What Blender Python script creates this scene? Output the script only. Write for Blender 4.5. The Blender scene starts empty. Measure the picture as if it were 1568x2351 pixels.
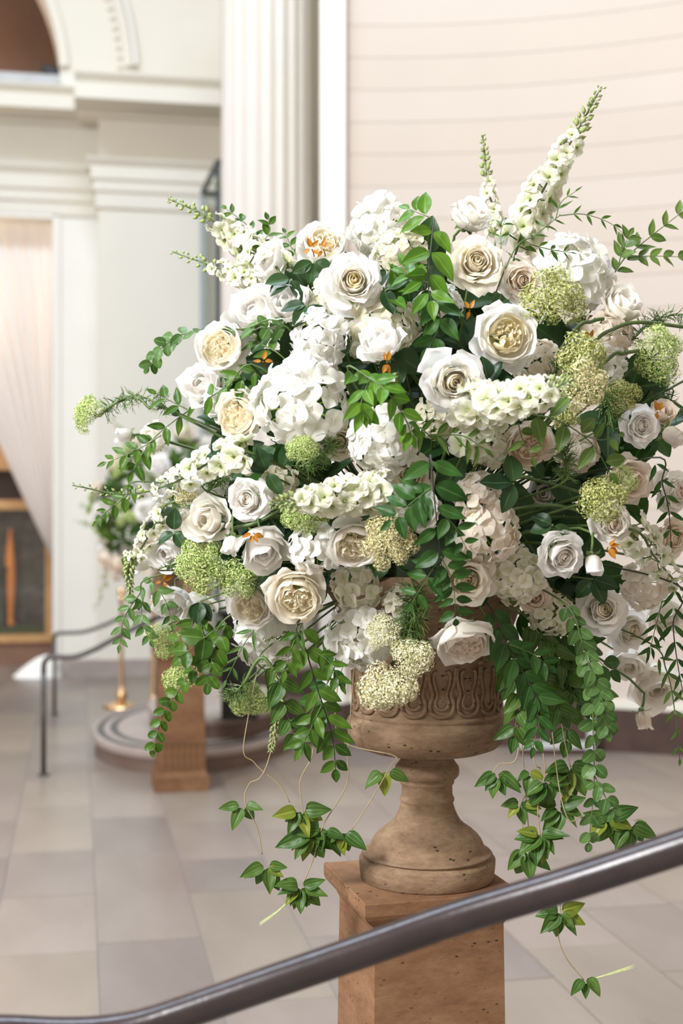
import bpy, math, random
from mathutils import Vector, Matrix, noise

# ------------------------------------------------------------------ camera, world, lights, exposure
S = bpy.context.scene
COL = S.collection
F, EYE = 3100.0, 1.70                       # focal length in pixels of a 1568 x 2351 frame, eye height in metres

cam_d = bpy.data.cameras.new('camera')
cam = bpy.data.objects.new('camera', cam_d)
COL.objects.link(cam)
cam.location = (0, 0, EYE)
cam.rotation_euler = (math.radians(90), 0, 0)
cam_d.sensor_fit = 'VERTICAL'
cam_d.sensor_height = 36.0
cam_d.lens = F / 2351 * 36.0
cam_d.clip_start = 0.05
cam_d.dof.use_dof = True
cam_d.dof.focus_distance = 2.86
cam_d.dof.aperture_fstop = 2.4
S.camera = cam

world = bpy.data.worlds.new('hall_light')
S.world = world
world.use_nodes = True
bg = world.node_tree.nodes['Background']
bg.inputs[0].default_value = (1.0, 0.87, 0.755, 1)
bg.inputs[1].default_value = 0.53


def area_light(name, loc, target, size, power, color):
    d = bpy.data.lights.new(name, 'AREA')
    d.shape = 'RECTANGLE'
    d.size, d.size_y = size if isinstance(size, tuple) else (size, size)
    d.energy = power
    d.color = color
    o = bpy.data.objects.new(name, d)
    o.location = loc
    o.rotation_euler = (Vector(target) - Vector(loc)).to_track_quat('-Z', 'Y').to_euler()
    COL.objects.link(o)
    return o


area_light('skylight', (-3.2, 5.6, 12.0), (-3.2, 5.7, 0.0), (9.0, 2.4), 1350, (0.68, 0.84, 1.0))
area_light('key_light', (-4.5, -1.1, 5.1), (0.1, 3.2, 1.7), 2.2, 820, (0.97, 0.98, 1.0))  # added key light for the bouquet, front left; no window there
area_light('hall_uplight', (3.4, 6.2, 5.5), (1.0, 9.8, 3.6), 1.2, 14, (1.0, 0.74, 0.56))

S.view_settings.view_transform = 'Standard'
S.view_settings.look = 'None'
S.view_settings.gamma = 1.0
S.view_settings.use_curve_mapping = False
S.view_settings.exposure = 0.31
S.cycles.max_bounces = 10
S.cycles.diffuse_bounces = 6
S.cycles.glossy_bounces = 2
S.cycles.transmission_bounces = 6
S.cycles.transparent_max_bounces = 8
S.cycles.caustics_reflective = False
S.cycles.caustics_refractive = False

RND = random.Random(11)


# ------------------------------------------------------------------ helpers
def at(px, py, Y):
    """The point at distance Y that the frame shows at pixel (px, py)."""
    return Vector(((px - 784.0) * Y / F, Y, EYE - (py - 1175.5) * Y / F))


class MB:
    """Collects vertices and faces; build() links them as one mesh."""

    def __init__(self):
        self.v, self.f, self.m, self.a, self.b = [], [], [], [], []

    def vert(self, p, u=0.0, w=0.0):
        self.v.append(tuple(p)); self.a.append(u); self.b.append(w)
        return len(self.v) - 1

    def face(self, idx, m=0):
        self.f.append(tuple(idx)); self.m.append(m)

    def box(self, x0, x1, y0, y1, z0, z1, m=0):
        i = len(self.v)
        for p in ((x0, y0, z0), (x1, y0, z0), (x1, y1, z0), (x0, y1, z0), (x0, y0, z1), (x1, y0, z1), (x1, y1, z1), (x0, y1, z1)):
            self.vert(p)
        for q in ((0, 3, 2, 1), (4, 5, 6, 7), (0, 1, 5, 4), (1, 2, 6, 5), (2, 3, 7, 6), (3, 0, 4, 7)):
            self.face([i + k for k in q], m)

    def grid(self, fn, nu, nv, m=0, wrap=False):
        i = len(self.v)
        for j in range(nv + 1):
            for k in range(nu + (0 if wrap else 1)):
                u, v = k / nu, j / nv
                self.vert(fn(u, v), u * 2 - 1, v)
        row = nu if wrap else nu + 1
        for j in range(nv):
            for k in range(nu):
                k2 = (k + 1) % row if wrap else k + 1
                self.face((i + j * row + k, i + j * row + k2, i + (j + 1) * row + k2, i + (j + 1) * row + k), m)

    def lathe(self, prof, seg=48, m=0, cap=True):
        """prof: (radius, z) from bottom to top."""
        i = len(self.v)
        for j, (r, z) in enumerate(prof):
            for k in range(seg):
                t = 2 * math.pi * k / seg
                self.vert((r * math.cos(t), r * math.sin(t), z), k / seg, j / max(1, len(prof) - 1))
        for j in range(len(prof) - 1):
            for k in range(seg):
                k2 = (k + 1) % seg
                self.face((i + j * seg + k, i + j * seg + k2, i + (j + 1) * seg + k2, i + (j + 1) * seg + k), m)
        if cap:
            self.face([i + k for k in range(seg)][::-1], m)
            self.face([i + (len(prof) - 1) * seg + k for k in range(seg)], m)

    def square(self, prof, m=0):
        """prof: (half width, z): a square section swept upwards."""
        i = len(self.v)
        for r, z in prof:
            for sx, sy in ((-1, -1), (1, -1), (1, 1), (-1, 1)):
                self.vert((sx * r, sy * r, z))
        for j in range(len(prof) - 1):
            for k in range(4):
                k2 = (k + 1) % 4
                self.face((i + j * 4 + k, i + j * 4 + k2, i + (j + 1) * 4 + k2, i + (j + 1) * 4 + k), m)
        self.face((i + 3, i + 2, i + 1, i), m)
        e = i + (len(prof) - 1) * 4
        self.face((e, e + 1, e + 2, e + 3), m)

    def tube(self, pts, rad, sides=6, m=0, cap=True):
        n = len(pts)
        if not isinstance(rad, (list, tuple)):
            rad = [rad] * n
        i = len(self.v)
        nrm = None
        for j, p in enumerate(pts):
            t = (pts[min(j + 1, n - 1)] - pts[max(j - 1, 0)])
            t = t.normalized() if t.length > 1e-9 else Vector((0, 0, 1))
            if nrm is None:
                nrm = t.cross(Vector((0.3, 0.2, 1)) if abs(t.z) < 0.9 else Vector((1, 0.2, 0))).normalized()
            nrm = (nrm - t * nrm.dot(t))
            nrm = nrm.normalized() if nrm.length > 1e-6 else t.orthogonal().normalized()
            b = t.cross(nrm)
            for k in range(sides):
                a = 2 * math.pi * k / sides
                self.vert(p + (nrm * math.cos(a) + b * math.sin(a)) * rad[j], k / sides, j / max(1, n - 1))
        for j in range(n - 1):
            for k in range(sides):
                k2 = (k + 1) % sides
                self.face((i + j * sides + k, i + j * sides + k2, i + (j + 1) * sides + k2, i + (j + 1) * sides + k), m)
        if cap:
            self.face([i + k for k in range(sides)][::-1], m)
            self.face([i + (n - 1) * sides + k for k in range(sides)], m)

    def prism(self, poly, y0, y1, m=0):
        """poly in (x, z), extruded along y."""
        n, i = len(poly), len(self.v)
        for y in (y0, y1):
            for x, z in poly:
                self.vert((x, y, z))
        self.face([i + k for k in range(n)], m)
        self.face([i + n + k for k in range(n)][::-1], m)
        for k in range(n):
            k2 = (k + 1) % n
            self.face((i + k2, i + k, i + n + k, i + n + k2), m)

    def append(self, other, M, m_off=0):
        i = len(self.v)
        for p, u, w in zip(other.v, other.a, other.b):
            self.vert(M @ Vector(p), u, w)
        for f, m in zip(other.f, other.m):
            self.face([i + k for k in f], m + m_off)

    def mesh(self, name, mats, smooth=True):
        me = bpy.data.meshes.new(name)
        me.from_pydata(self.v, [], self.f)
        for m in (mats if isinstance(mats, (list, tuple)) else [mats]):
            me.materials.append(m)
        me.polygons.foreach_set('material_index', self.m)
        me.polygons.foreach_set('use_smooth', [smooth] * len(self.f))
        for nm, data in (('across', self.a), ('along', self.b)):
            at_ = me.attributes.new(nm, 'FLOAT', 'POINT')
            at_.data.foreach_set('value', data)
        me.update()
        return me

    def build(self, name, mats, parent=None, M=None, smooth=False):
        return put(name, self.mesh(name, mats, smooth), parent, M)


def put(name, me, parent=None, M=None):
    o = bpy.data.objects.new(name, me)
    COL.objects.link(o)
    if parent is not None:
        o.parent = parent
    if M is not None:
        o.matrix_basis = M
    return o


def tag(o, label, cat, group=None):
    o['label'] = label
    o['category'] = cat
    if group:
        o['group'] = group
    return o


def thing(name, label, cat, M=None, group=None):
    o = bpy.data.objects.new(name, None)
    o.empty_display_size = 0.05
    COL.objects.link(o)
    if M is not None:
        o.matrix_basis = M
    return tag(o, label, cat, group)


def structure(o):
    o['kind'] = 'structure'
    return o


def T(p):
    return Matrix.Translation(Vector(p))


def frame(x, z, p, s=1.0):
    """Matrix with local X along x and local Z near z, at p, scaled by s."""
    x = Vector(x).normalized()
    y = Vector(z).cross(x)
    y = y.normalized() if y.length > 1e-6 else x.orthogonal().normalized()
    zz = x.cross(y)
    M = Matrix((x, y, zz)).transposed().to_4x4()
    return T(p) @ M @ Matrix.Scale(s, 4)


def zframe(z, p, s=1.0, spin=0.0):
    """Matrix with local Z along z."""
    q = Vector(z).to_track_quat('Z', 'Y').to_matrix().to_4x4()
    return T(p) @ q @ Matrix.Rotation(spin, 4, 'Z') @ Matrix.Scale(s, 4)


def spline(pts, n):
    """Catmull-Rom through pts, n samples."""
    if len(pts) == 2:
        return [pts[0].lerp(pts[1], k / (n - 1)) for k in range(n)]
    P = [pts[0] * 2 - pts[1]] + list(pts) + [pts[-1] * 2 - pts[-2]]
    segs = len(pts) - 1
    out = []
    for k in range(n):
        t = k / (n - 1) * segs
        i = min(int(t), segs - 1)
        t -= i
        a, b, c, d = P[i:i + 4]
        out.append(0.5 * ((2 * b) + (c - a) * t + (2 * a - 5 * b + 4 * c - d) * t * t + (3 * b - a - 3 * c + d) * t ** 3))
    return out


def curve2(cp, t):
    """Catmull-Rom on 2-tuples."""
    n = len(cp) - 1
    t = max(0.0, min(0.9999, t)) * n
    i = int(t); t -= i
    g = lambda k: cp[max(0, min(n, k))]
    a, b, c, d = g(i - 1), g(i), g(i + 1), g(i + 2)
    return [0.5 * (2 * b[q] + (c[q] - a[q]) * t + (2 * a[q] - 5 * b[q] + 4 * c[q] - d[q]) * t * t + (3 * b[q] - a[q] - 3 * c[q] + d[q]) * t ** 3) for q in (0, 1)]


def smooth(t):
    t = max(0.0, min(1.0, t))
    return t * t * (3 - 2 * t)


# ------------------------------------------------------------------ materials
class NT:
    def __init__(self, name):
        self.m = bpy.data.materials.new(name)
        self.m.use_nodes = True
        self.t = self.m.node_tree
        self.b = self.t.nodes['Principled BSDF']
        self.out = self.t.nodes['Material Output']

    def n(self, kind, **kw):
        x = self.t.nodes.new(kind)
        for k, v in kw.items():
            setattr(x, k, v)
        return x

    def l(self, a, b):
        self.t.links.new(a, b)

    def ramp(self, fac, stops):
        r = self.n('ShaderNodeValToRGB')
        e = r.color_ramp.elements
        while len(e) < len(stops):
            e.new(0.5)
        for el, (p, c) in zip(e, stops):
            el.position = p
            el.color = (*c, 1) if len(c) == 3 else c
        self.l(fac, r.inputs[0])
        return r.outputs[0]

    def noise(self, scale, detail=4, rough=0.55, coord='Object', vec=None):
        x = self.n('ShaderNodeTexNoise')
        x.inputs['Scale'].default_value = scale
        x.inputs['Detail'].default_value = detail
        x.inputs['Roughness'].default_value = rough
        if vec is None:
            c = self.n('ShaderNodeTexCoord')
            vec = c.outputs[coord]
        self.l(vec, x.inputs['Vector'])
        return x.outputs[0]

    def mix(self, fac, a, b, mode='MIX'):
        x = self.n('ShaderNodeMix', data_type='RGBA', blend_type=mode)
        for sock, val in ((x.inputs[0], fac), (x.inputs[6], a), (x.inputs[7], b)):
            if hasattr(val, 'is_linked'):
                self.l(val, sock)
            elif isinstance(val, (int, float)):
                sock.default_value = val
            else:
                sock.default_value = (*val, 1)
        return x.outputs[2]

    def bump(self, h, strength, dist=0.01):
        x = self.n('ShaderNodeBump')
        x.inputs['Strength'].default_value = strength
        x.inputs['Distance'].default_value = dist
        self.l(h, x.inputs['Height'])
        self.l(x.outputs[0], self.b.inputs['Normal'])

    def color(self, c):
        if hasattr(c, 'is_linked'):
            self.l(c, self.b.inputs['Base Color'])
        else:
            self.b.inputs['Base Color'].default_value = (*c, 1)

    def translucent(self, col, amount):
        tr = self.n('ShaderNodeBsdfTranslucent')
        if hasattr(col, 'is_linked'):
            self.l(col, tr.inputs[0])
        else:
            tr.inputs[0].default_value = (*col, 1)
        mx = self.n('ShaderNodeMixShader')
        mx.inputs[0].default_value = amount
        self.l(self.b.outputs[0], mx.inputs[1])
        self.l(tr.outputs[0], mx.inputs[2])
        self.l(mx.outputs[0], self.out.inputs[0])


def plain(name, c, rough=0.6, metal=0.0, vary=0.06, scale=6.0, spec=0.5):
    k = NT(name)
    lo = [x * (1 - vary) for x in c]
    hi = [min(1, x * (1 + vary)) for x in c]
    k.color(k.ramp(k.noise(scale), [(0.3, lo), (0.7, hi)]))
    k.b.inputs['Roughness'].default_value = rough
    k.b.inputs['Metallic'].default_value = metal
    k.b.inputs['Specular IOR Level'].default_value = spec
    return k.m


def petal_mat(name, base, tip, transl=0.50):
    """Petal: its own pigment runs from base to tip (attribute 'along')."""
    k = NT(name)
    a = k.n('ShaderNodeAttribute', attribute_name='along')
    c = k.ramp(a.outputs['Fac'], [(0.05, base), (0.65, tip)])
    o = k.n('ShaderNodeObjectInfo')
    c = k.mix(k.ramp(o.outputs['Random'], [(0, (0, 0, 0)), (1, (0.35, 0.35, 0.35))]), c, [x * y for x, y in zip(tip, (0.97, 0.95, 0.90))])
    k.color(c)
    k.b.inputs['Roughness'].default_value = 0.65
    k.b.inputs['Specular IOR Level'].default_value = 0.2
    k.translucent(c, transl)
    return k.m


def leaf_mat(name, c1, c2, rough=0.42, vein=None, transl=0.25):
    k = NT(name)
    o = k.n('ShaderNodeObjectInfo')
    c = k.ramp(o.outputs['Random'], [(0.0, c1), (1.0, c2)])
    a = k.n('ShaderNodeAttribute', attribute_name='across')
    ab = k.n('ShaderNodeMath', operation='ABSOLUTE')
    k.l(a.outputs['Fac'], ab.inputs[0])
    if vein:                                     # pale lines running the length of the leaf
        w = k.n('ShaderNodeMath', operation='PINGPONG')
        k.l(ab.outputs[0], w.inputs[0])
        w.inputs[1].default_value = 0.25
        fac = k.ramp(w.outputs[0], [(0.0, (1, 1, 1)), (0.06, (0.0, 0.0, 0.0))])
        c = k.mix(fac, c, vein)
    else:
        fac = k.ramp(ab.outputs[0], [(0.0, (1, 1, 1)), (0.12, (0, 0, 0))])
        c = k.mix(fac, c, [min(1, x * 1.5 + 0.01) for x in c2])
    k.color(c)
    k.b.inputs['Roughness'].default_value = rough
    k.b.inputs['Specular IOR Level'].default_value = 0.3
    k.translucent(k.mix(1.0, c, (1.0, 1.2, 0.4), 'MULTIPLY'), transl)
    return k.m


def stone_mat(name, dark, mid, light, pit=True, rough=0.85, scale=5.0, bump=0.35):
    k = NT(name)
    t0 = k.n('ShaderNodeTexCoord')
    m0 = k.n('ShaderNodeMapping')
    m0.inputs['Scale'].default_value = (1, 1, 2.6 if pit else 1)
    k.l(t0.outputs['Object'], m0.inputs[0])
    n1 = k.noise(scale, 8, 0.66, vec=m0.outputs[0])
    c = k.ramp(n1, [(0.33, dark), (0.5, mid), (0.68, light)])
    n2 = k.noise(scale * 9, 5, 0.7, vec=m0.outputs[0])
    c = k.mix(0.35, c, k.ramp(n2, [(0.3, [x * 0.7 for x in mid]), (0.7, light)]))
    if pit:
        v = k.n('ShaderNodeTexVoronoi')
        v.inputs['Scale'].default_value = 40
        tc = k.n('ShaderNodeTexCoord')
        mp = k.n('ShaderNodeMapping')
        mp.inputs['Scale'].default_value = (1, 1, 1.9)
        k.l(tc.outputs['Object'], mp.inputs[0])
        k.l(mp.outputs[0], v.inputs['Vector'])
        n3 = k.noise(7, 3)
        th = k.n('ShaderNodeMath', operation='MULTIPLY')
        k.l(k.ramp(v.outputs['Distance'], [(0.09, (1, 1, 1)), (0.22, (0, 0, 0))]), th.inputs[0])
        k.l(k.ramp(n3, [(0.47, (0, 0, 0)), (0.55, (1, 1, 1))]), th.inputs[1])
        c = k.mix(th.outputs[0], c, [x * 0.28 for x in dark])
    k.color(c)
    k.b.inputs['Roughness'].default_value = rough
    k.b.inputs['Specular IOR Level'].default_value = 0.25
    k.bump(n2, bump, 0.004)
    return k.m


M = {}
M['plaster'] = plain('cream_plaster', (0.72, 0.68, 0.59), 0.7, vary=0.02, scale=1.5)
M['plaster_white'] = plain('white_plaster', (0.765, 0.74, 0.675), 0.7, vary=0.02, scale=1.5)
M['column'] = plain('column_plaster', (0.66, 0.60, 0.535), 0.65, vary=0.02, scale=2)
M['pink_stone'] = plain('pink_course_stone', (0.545, 0.47, 0.40), 0.75, vary=0.02, scale=1.2)
M['pink_stone_b'] = plain('pink_course_stone_pale', (0.555, 0.48, 0.415), 0.75, vary=0.02, scale=1.2)
M['joint'] = plain('course_joint', (0.52, 0.445, 0.385), 0.9)
M['brown_wall'] = plain('brown_niche_wall', (0.22, 0.135, 0.09), 0.8, vary=0.12, scale=1.2)
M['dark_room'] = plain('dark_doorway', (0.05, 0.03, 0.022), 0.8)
M['gold_wood'] = plain('gold_frame_wood', (0.50, 0.28, 0.11), 0.5, vary=0.15, scale=8)
M['brown_wood'] = plain('brown_plinth_wood', (0.23, 0.12, 0.07), 0.55, vary=0.15, scale=5)
M['marble_base'] = plain('grey_marble_base', (0.34, 0.285, 0.26), 0.4, vary=0.15, scale=4)
M['brown_marble'] = plain('brown_marble_base', (0.075, 0.045, 0.036), 0.6, vary=0.2, scale=5, spec=0.2)
M['step_stone'] = plain('step_stone', (0.36, 0.295, 0.262), 0.4, vary=0.08, scale=4)
M['riser'] = plain('shaded_riser_stone', (0.17, 0.115, 0.09), 0.5, vary=0.15, scale=5)  # step stone with the risers' brown shade put into its colour
M['inlay'] = plain('dark_inlay', (0.05, 0.05, 0.055), 0.4)
M['black_box'] = plain('black_plinth', (0.014, 0.012, 0.012), 0.5)
M['brass'] = plain('brass', (0.83, 0.56, 0.31), 0.25, metal=1.0, vary=0.04)
M['dark_metal'] = plain('dark_rail_metal', (0.045, 0.036, 0.03), 0.38, vary=0.1)
M['case_metal'] = plain('grey_case_frame', (0.04, 0.055, 0.055), 0.5)
M['case_metal_pale'] = plain('pale_case_frame', (0.36, 0.41, 0.41), 0.5)
M['orange'] = plain('orange_glaze', (0.9, 0.28, 0.03), 0.35, vary=0.1, scale=3)
M['fabric'] = plain('white_fabric', (0.85, 0.83, 0.80), 0.9, vary=0.02)
M['black'] = plain('black_fixture', (0.02, 0.02, 0.022), 0.5)
M['sill'] = plain('grey_sill', (0.5, 0.5, 0.5), 0.6)


def rail_mat():
    k = NT('bronze_rail_paint')
    n = k.noise(14, 6, 0.6)
    k.color(k.ramp(n, [(0.3, (0.026, 0.018, 0.0185)), (0.7, (0.040, 0.0275, 0.0275))]))
    k.b.inputs['Roughness'].default_value = 0.23
    k.b.inputs['Specular IOR Level'].default_value = 0.36
    k.bump(k.noise(160, 3), 0.12, 0.002)
    return k.m


M['rail'] = rail_mat()


def sheer_mat():
    k = NT('sheer_curtain_voile')
    k.color((0.92, 0.865, 0.815))
    k.b.inputs['Roughness'].default_value = 0.9
    tr = k.n('ShaderNodeBsdfTranslucent')
    tr.inputs[0].default_value = (0.86, 0.78, 0.72, 1)
    mx = k.n('ShaderNodeMixShader'); mx.inputs[0].default_value = 0.15
    k.l(k.b.outputs[0], mx.inputs[1]); k.l(tr.outputs[0], mx.inputs[2])
    tp = k.n('ShaderNodeBsdfTransparent')
    m2 = k.n('ShaderNodeMixShader'); m2.inputs[0].default_value = 0.04
    k.l(mx.outputs[0], m2.inputs[1]); k.l(tp.outputs[0], m2.inputs[2])
    k.l(m2.outputs[0], k.out.inputs[0])
    return k.m


M['sheer'] = sheer_mat()


def glass_mat(name, tint, refl=0.12):
    k = NT(name)
    tp = k.n('ShaderNodeBsdfTransparent'); tp.inputs[0].default_value = (*tint, 1)
    gl = k.n('ShaderNodeBsdfGlossy'); gl.inputs['Roughness'].default_value = 0.05
    mx = k.n('ShaderNodeMixShader'); mx.inputs[0].default_value = refl
    k.l(tp.outputs[0], mx.inputs[1]); k.l(gl.outputs[0], mx.inputs[2])
    k.l(mx.outputs[0], k.out.inputs[0])
    return k.m


M['glass'] = glass_mat('case_glass', (0.95, 0.97, 0.96))
M['glass_dark'] = glass_mat('cabinet_glass', (0.95, 0.95, 0.93), 0.06)


def floor_mat(name, dark, light):
    k = NT(name)
    o = k.n('ShaderNodeObjectInfo')
    tc = k.n('ShaderNodeTexCoord')
    mp = k.n('ShaderNodeMapping')
    mp.inputs['Scale'].default_value = (1.0, 0.35, 1)
    k.l(tc.outputs['Object'], mp.inputs[0])
    n1 = k.noise(2.2, 7, 0.62, vec=mp.outputs[0])
    c = k.ramp(n1, [(0.30, dark), (0.70, light)])
    n2 = k.noise(5.0, 9, 0.7, vec=mp.outputs[0])
    c = k.mix(k.ramp(n2, [(0.60, (0, 0, 0)), (0.74, (0.45, 0.45, 0.45))]), c, [x * 0.72 for x in dark])
    v = k.ramp(o.outputs['Random'], [(0, (0.92, 0.92, 0.93)), (1, (1.06, 1.05, 1.04))])
    c = k.mix(1.0, c, v, 'MULTIPLY')
    k.color(c)
    k.b.inputs['Roughness'].default_value = 0.33
    k.b.inputs['Specular IOR Level'].default_value = 0.35
    return k.m


M['floor_a'] = floor_mat('pinkish_floor_stone', (0.215, 0.172, 0.145), (0.28, 0.231, 0.198))
M['floor_b'] = floor_mat('beige_floor_stone', (0.23, 0.185, 0.148), (0.29, 0.24, 0.196))
M['floor_c'] = floor_mat('grey_floor_stone', (0.185, 0.152, 0.133), (0.24, 0.202, 0.178))
M['floor_joint'] = plain('floor_joint', (0.27, 0.235, 0.215), 0.8)

M['urn'] = stone_mat('weathered_urn_stone', (0.085, 0.050, 0.027), (0.20, 0.126, 0.072), (0.38, 0.262, 0.165))
M['pedestal'] = stone_mat('terracotta_pedestal_stone', (0.10, 0.047, 0.022), (0.18, 0.088, 0.041), (0.265, 0.150, 0.080), pit=True, scale=3.5)
M['filler'] = plain('filler', (0.02, 0.035, 0.012), 0.95, vary=0.3, scale=30)

# petals: (base, tip) pigments
M['white_o'] = petal_mat('white_petal', (0.90, 0.895, 0.81), (0.92, 0.905, 0.885))
M['white_i'] = petal_mat('white_inner_petal', (0.92, 0.88, 0.78), (0.92, 0.895, 0.84))
M['yel_i'] = petal_mat('yellow_inner_petal', (0.95, 0.865, 0.56), (0.94, 0.89, 0.70))
M['cream_o'] = petal_mat('cream_petal', (0.90, 0.85, 0.71), (0.91, 0.865, 0.765))
M['cream_i'] = petal_mat('cream_inner_petal', (0.94, 0.87, 0.65), (0.93, 0.88, 0.74))
M['peach_o'] = petal_mat('peach_petal', (0.88, 0.80, 0.67), (0.89, 0.81, 0.715))
M['peach_i'] = petal_mat('peach_inner_petal', (0.92, 0.80, 0.65), (0.91, 0.82, 0.70))
M['hyd_w'] = petal_mat('white_hydrangea_petal', (0.84, 0.85, 0.74), (0.90, 0.89, 0.87))
M['hyd_c'] = petal_mat('cream_hydrangea_petal', (0.74, 0.74, 0.50), (0.85, 0.815, 0.71))
M['hyd_p'] = petal_mat('blush_hydrangea_petal', (0.83, 0.77, 0.62), (0.88, 0.815, 0.74))
M['delph'] = petal_mat('delphinium_petal', (0.66, 0.72, 0.40), (0.86, 0.85, 0.76))
M['delph_eye'] = plain('delphinium_eye', (0.20, 0.26, 0.07), 0.7, vary=0.2, scale=40)
M['bud'] = plain('delphinium_bud', (0.26, 0.32, 0.11), 0.6, vary=0.2, scale=60)
M['stem'] = plain('green_stem', (0.075, 0.125, 0.028), 0.5, vary=0.2, scale=30)
M['stem_dark'] = plain('dark_stem', (0.025, 0.032, 0.018), 0.5, vary=0.2, scale=30)
M['stem_tan'] = plain('wiry_vine_stem', (0.30, 0.24, 0.13), 0.6, vary=0.2, scale=30)
M['calyx'] = plain('green_calyx', (0.16, 0.23, 0.08), 0.55, vary=0.2, scale=40)
M['pedicel'] = plain('yellow_green_pedicel', (0.36, 0.46, 0.08), 0.6, vary=0.15, scale=40)
for nm, a_, b_ in (('olive', (0.26, 0.29, 0.06), (0.56, 0.58, 0.24)), ('lime', (0.30, 0.42, 0.10), (0.58, 0.66, 0.28)),
                   ('straw', (0.50, 0.46, 0.20), (0.78, 0.73, 0.44)), ('pale', (0.58, 0.56, 0.30), (0.84, 0.82, 0.58))):
    M['umb_' + nm + '_a'] = plain('umbel_' + nm + '_shade', a_, 0.8, vary=0.2, scale=80)
    M['umb_' + nm + '_b'] = plain('umbel_' + nm, b_, 0.8, vary=0.15, scale=80)
M['ruscus'] = leaf_mat('ruscus_leaf', (0.0302, 0.0806, 0.0072), (0.0684, 0.1440, 0.0130))
M['ruscus_bright'] = leaf_mat('bright_leaf', (0.050, 0.140, 0.009), (0.105, 0.215, 0.018))
M['ruscus_deep'] = leaf_mat('deep_green_leaf', (0.0176, 0.0640, 0.0096), (0.0360, 0.1040, 0.0160))
M['leaf_grey'] = leaf_mat('grey_green_leaf', (0.0520, 0.1160, 0.0288), (0.1000, 0.1880, 0.0520))
M['olive_leaf'] = leaf_mat('olive_green_leaf', (0.0675, 0.1275, 0.0225), (0.1200, 0.1950, 0.0450))
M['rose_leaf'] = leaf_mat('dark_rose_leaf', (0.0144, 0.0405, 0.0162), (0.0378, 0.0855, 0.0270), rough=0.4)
M['vine_leaf'] = leaf_mat('clematis_leaf', (0.0324, 0.0900, 0.0144), (0.0720, 0.1368, 0.0216), vein=(0.15, 0.25, 0.07))
M['vine_yellow'] = leaf_mat('yellow_vine_leaf', (0.12, 0.165, 0.018), (0.19, 0.22, 0.028))
M['orange_leaf'] = leaf_mat('orange_leaf', (0.33, 0.11, 0.012), (0.46, 0.20, 0.02))
M['needle'] = plain('dill_needle', (0.10, 0.17, 0.04), 0.6, vary=0.3, scale=60)

# ------------------------------------------------------------------ the hall
TH = math.radians(11.0)
A_ = Vector((math.cos(TH), math.sin(TH), 0))       # across the hall
D_ = Vector((-math.sin(TH), math.cos(TH), 0))      # into the hall
ROOM = Matrix.Rotation(TH, 4, 'Z')

fb = MB(); fb.box(-9, 9, -3, 21, -0.12, -0.004)
floor = structure(fb.build('floor', M['floor_joint'], None, ROOM))

far_tiles = MB()
tr = random.Random(5)
W_ = 0.408
for k in range(-16, 20):
    u0 = 0.071 + W_ * k
    v = 2.2 + tr.random() * 0.8
    while v < 16.5:
        ln = tr.choice((0.55, 0.8, 0.8, 1.05, 1.4))
        c = A_ * (u0 + W_ / 2) + D_ * (v + ln / 2)
        mi = tr.choice((0, 0, 1, 1, 2))
        ok = False
        if 3.6 < c.y < 10.8:
            px = 784 + c.x / c.y * F
            ok = -230 < px < 1800 and v > 3.9
        h = tr.uniform(-0.0006, 0.0006)
        g = 0.0022
        if ok:
            b = MB(); b.box(-W_ / 2 + g, W_ / 2 - g, -ln / 2 + g, ln / 2 - g, -0.004, h)
            put('floor_slab', b.mesh('floor_slab', M[('floor_a', 'floor_b', 'floor_c')[mi]], False), floor, T((u0 + W_ / 2, v + ln / 2, 0)))
        elif abs(u0) < 7:
            far_tiles.box(u0 + g, u0 + W_ - g, v + g, v + ln - g, -0.004, h, mi)
        v += ln
ft = far_tiles.build('outer_floor_slabs', [M['floor_a'], M['floor_b'], M['floor_c']], floor)
ft['kind'] = 'stuff'

# back wall frame: x along the wall, y away from the camera, z up
P0 = Vector((-2.446, 13.94, 0))
WALL = T(P0) @ ROOM


def wx(px, py, v=0.0):
    """Where the wall plane (set back by v) is met at pixel (px, py): (x along the wall, z)."""
    p0 = P0 + D_ * v
    m = (px - 784) / F
    t = (p0.x - m * p0.y) / (m * A_.y - A_.x)
    s = p0.y + t * A_.y
    return t, EYE - (py - 1175.5) * s / F


xr = wx(226, 1000)[0]            # left end of the projecting right block
xL = wx(132, 1000, 0.45)[0]      # right jamb of the doorway
XE = 5.0
zr = lambda y, p=0.0: wx(300, y, p)[1]     # heights read on the right block
zl = lambda y, p=0.0: wx(60, y, 0.45 + p)[1]
zt_corn = zr(168)
# right block
b = MB(); b.box(xr, XE, 0.0, 0.5, 0, zt_corn)
structure(b.build('wall_back', M['plaster'], None, WALL))
# recessed jamb wall beside the doorway and the wall over the lintel
b = MB()
b.box(xL, xr, 0.45, 0.95, 0, zl(170)); b.box(-6, xL, 0.45, 0.95, zl(488), zl(170))
structure(b.build('wall_back_recess', M['plaster_white'], None, WALL))
b = MB(); b.box(xL - 0.05, xL + 0.03, 0.42, 1.0, 0, zl(495)); b.box(-6, xL - 0.05, 0.42, 1.0, zl(500), zl(488))
structure(b.build('trim_1', M['plaster_white'], None, WALL))


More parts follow.
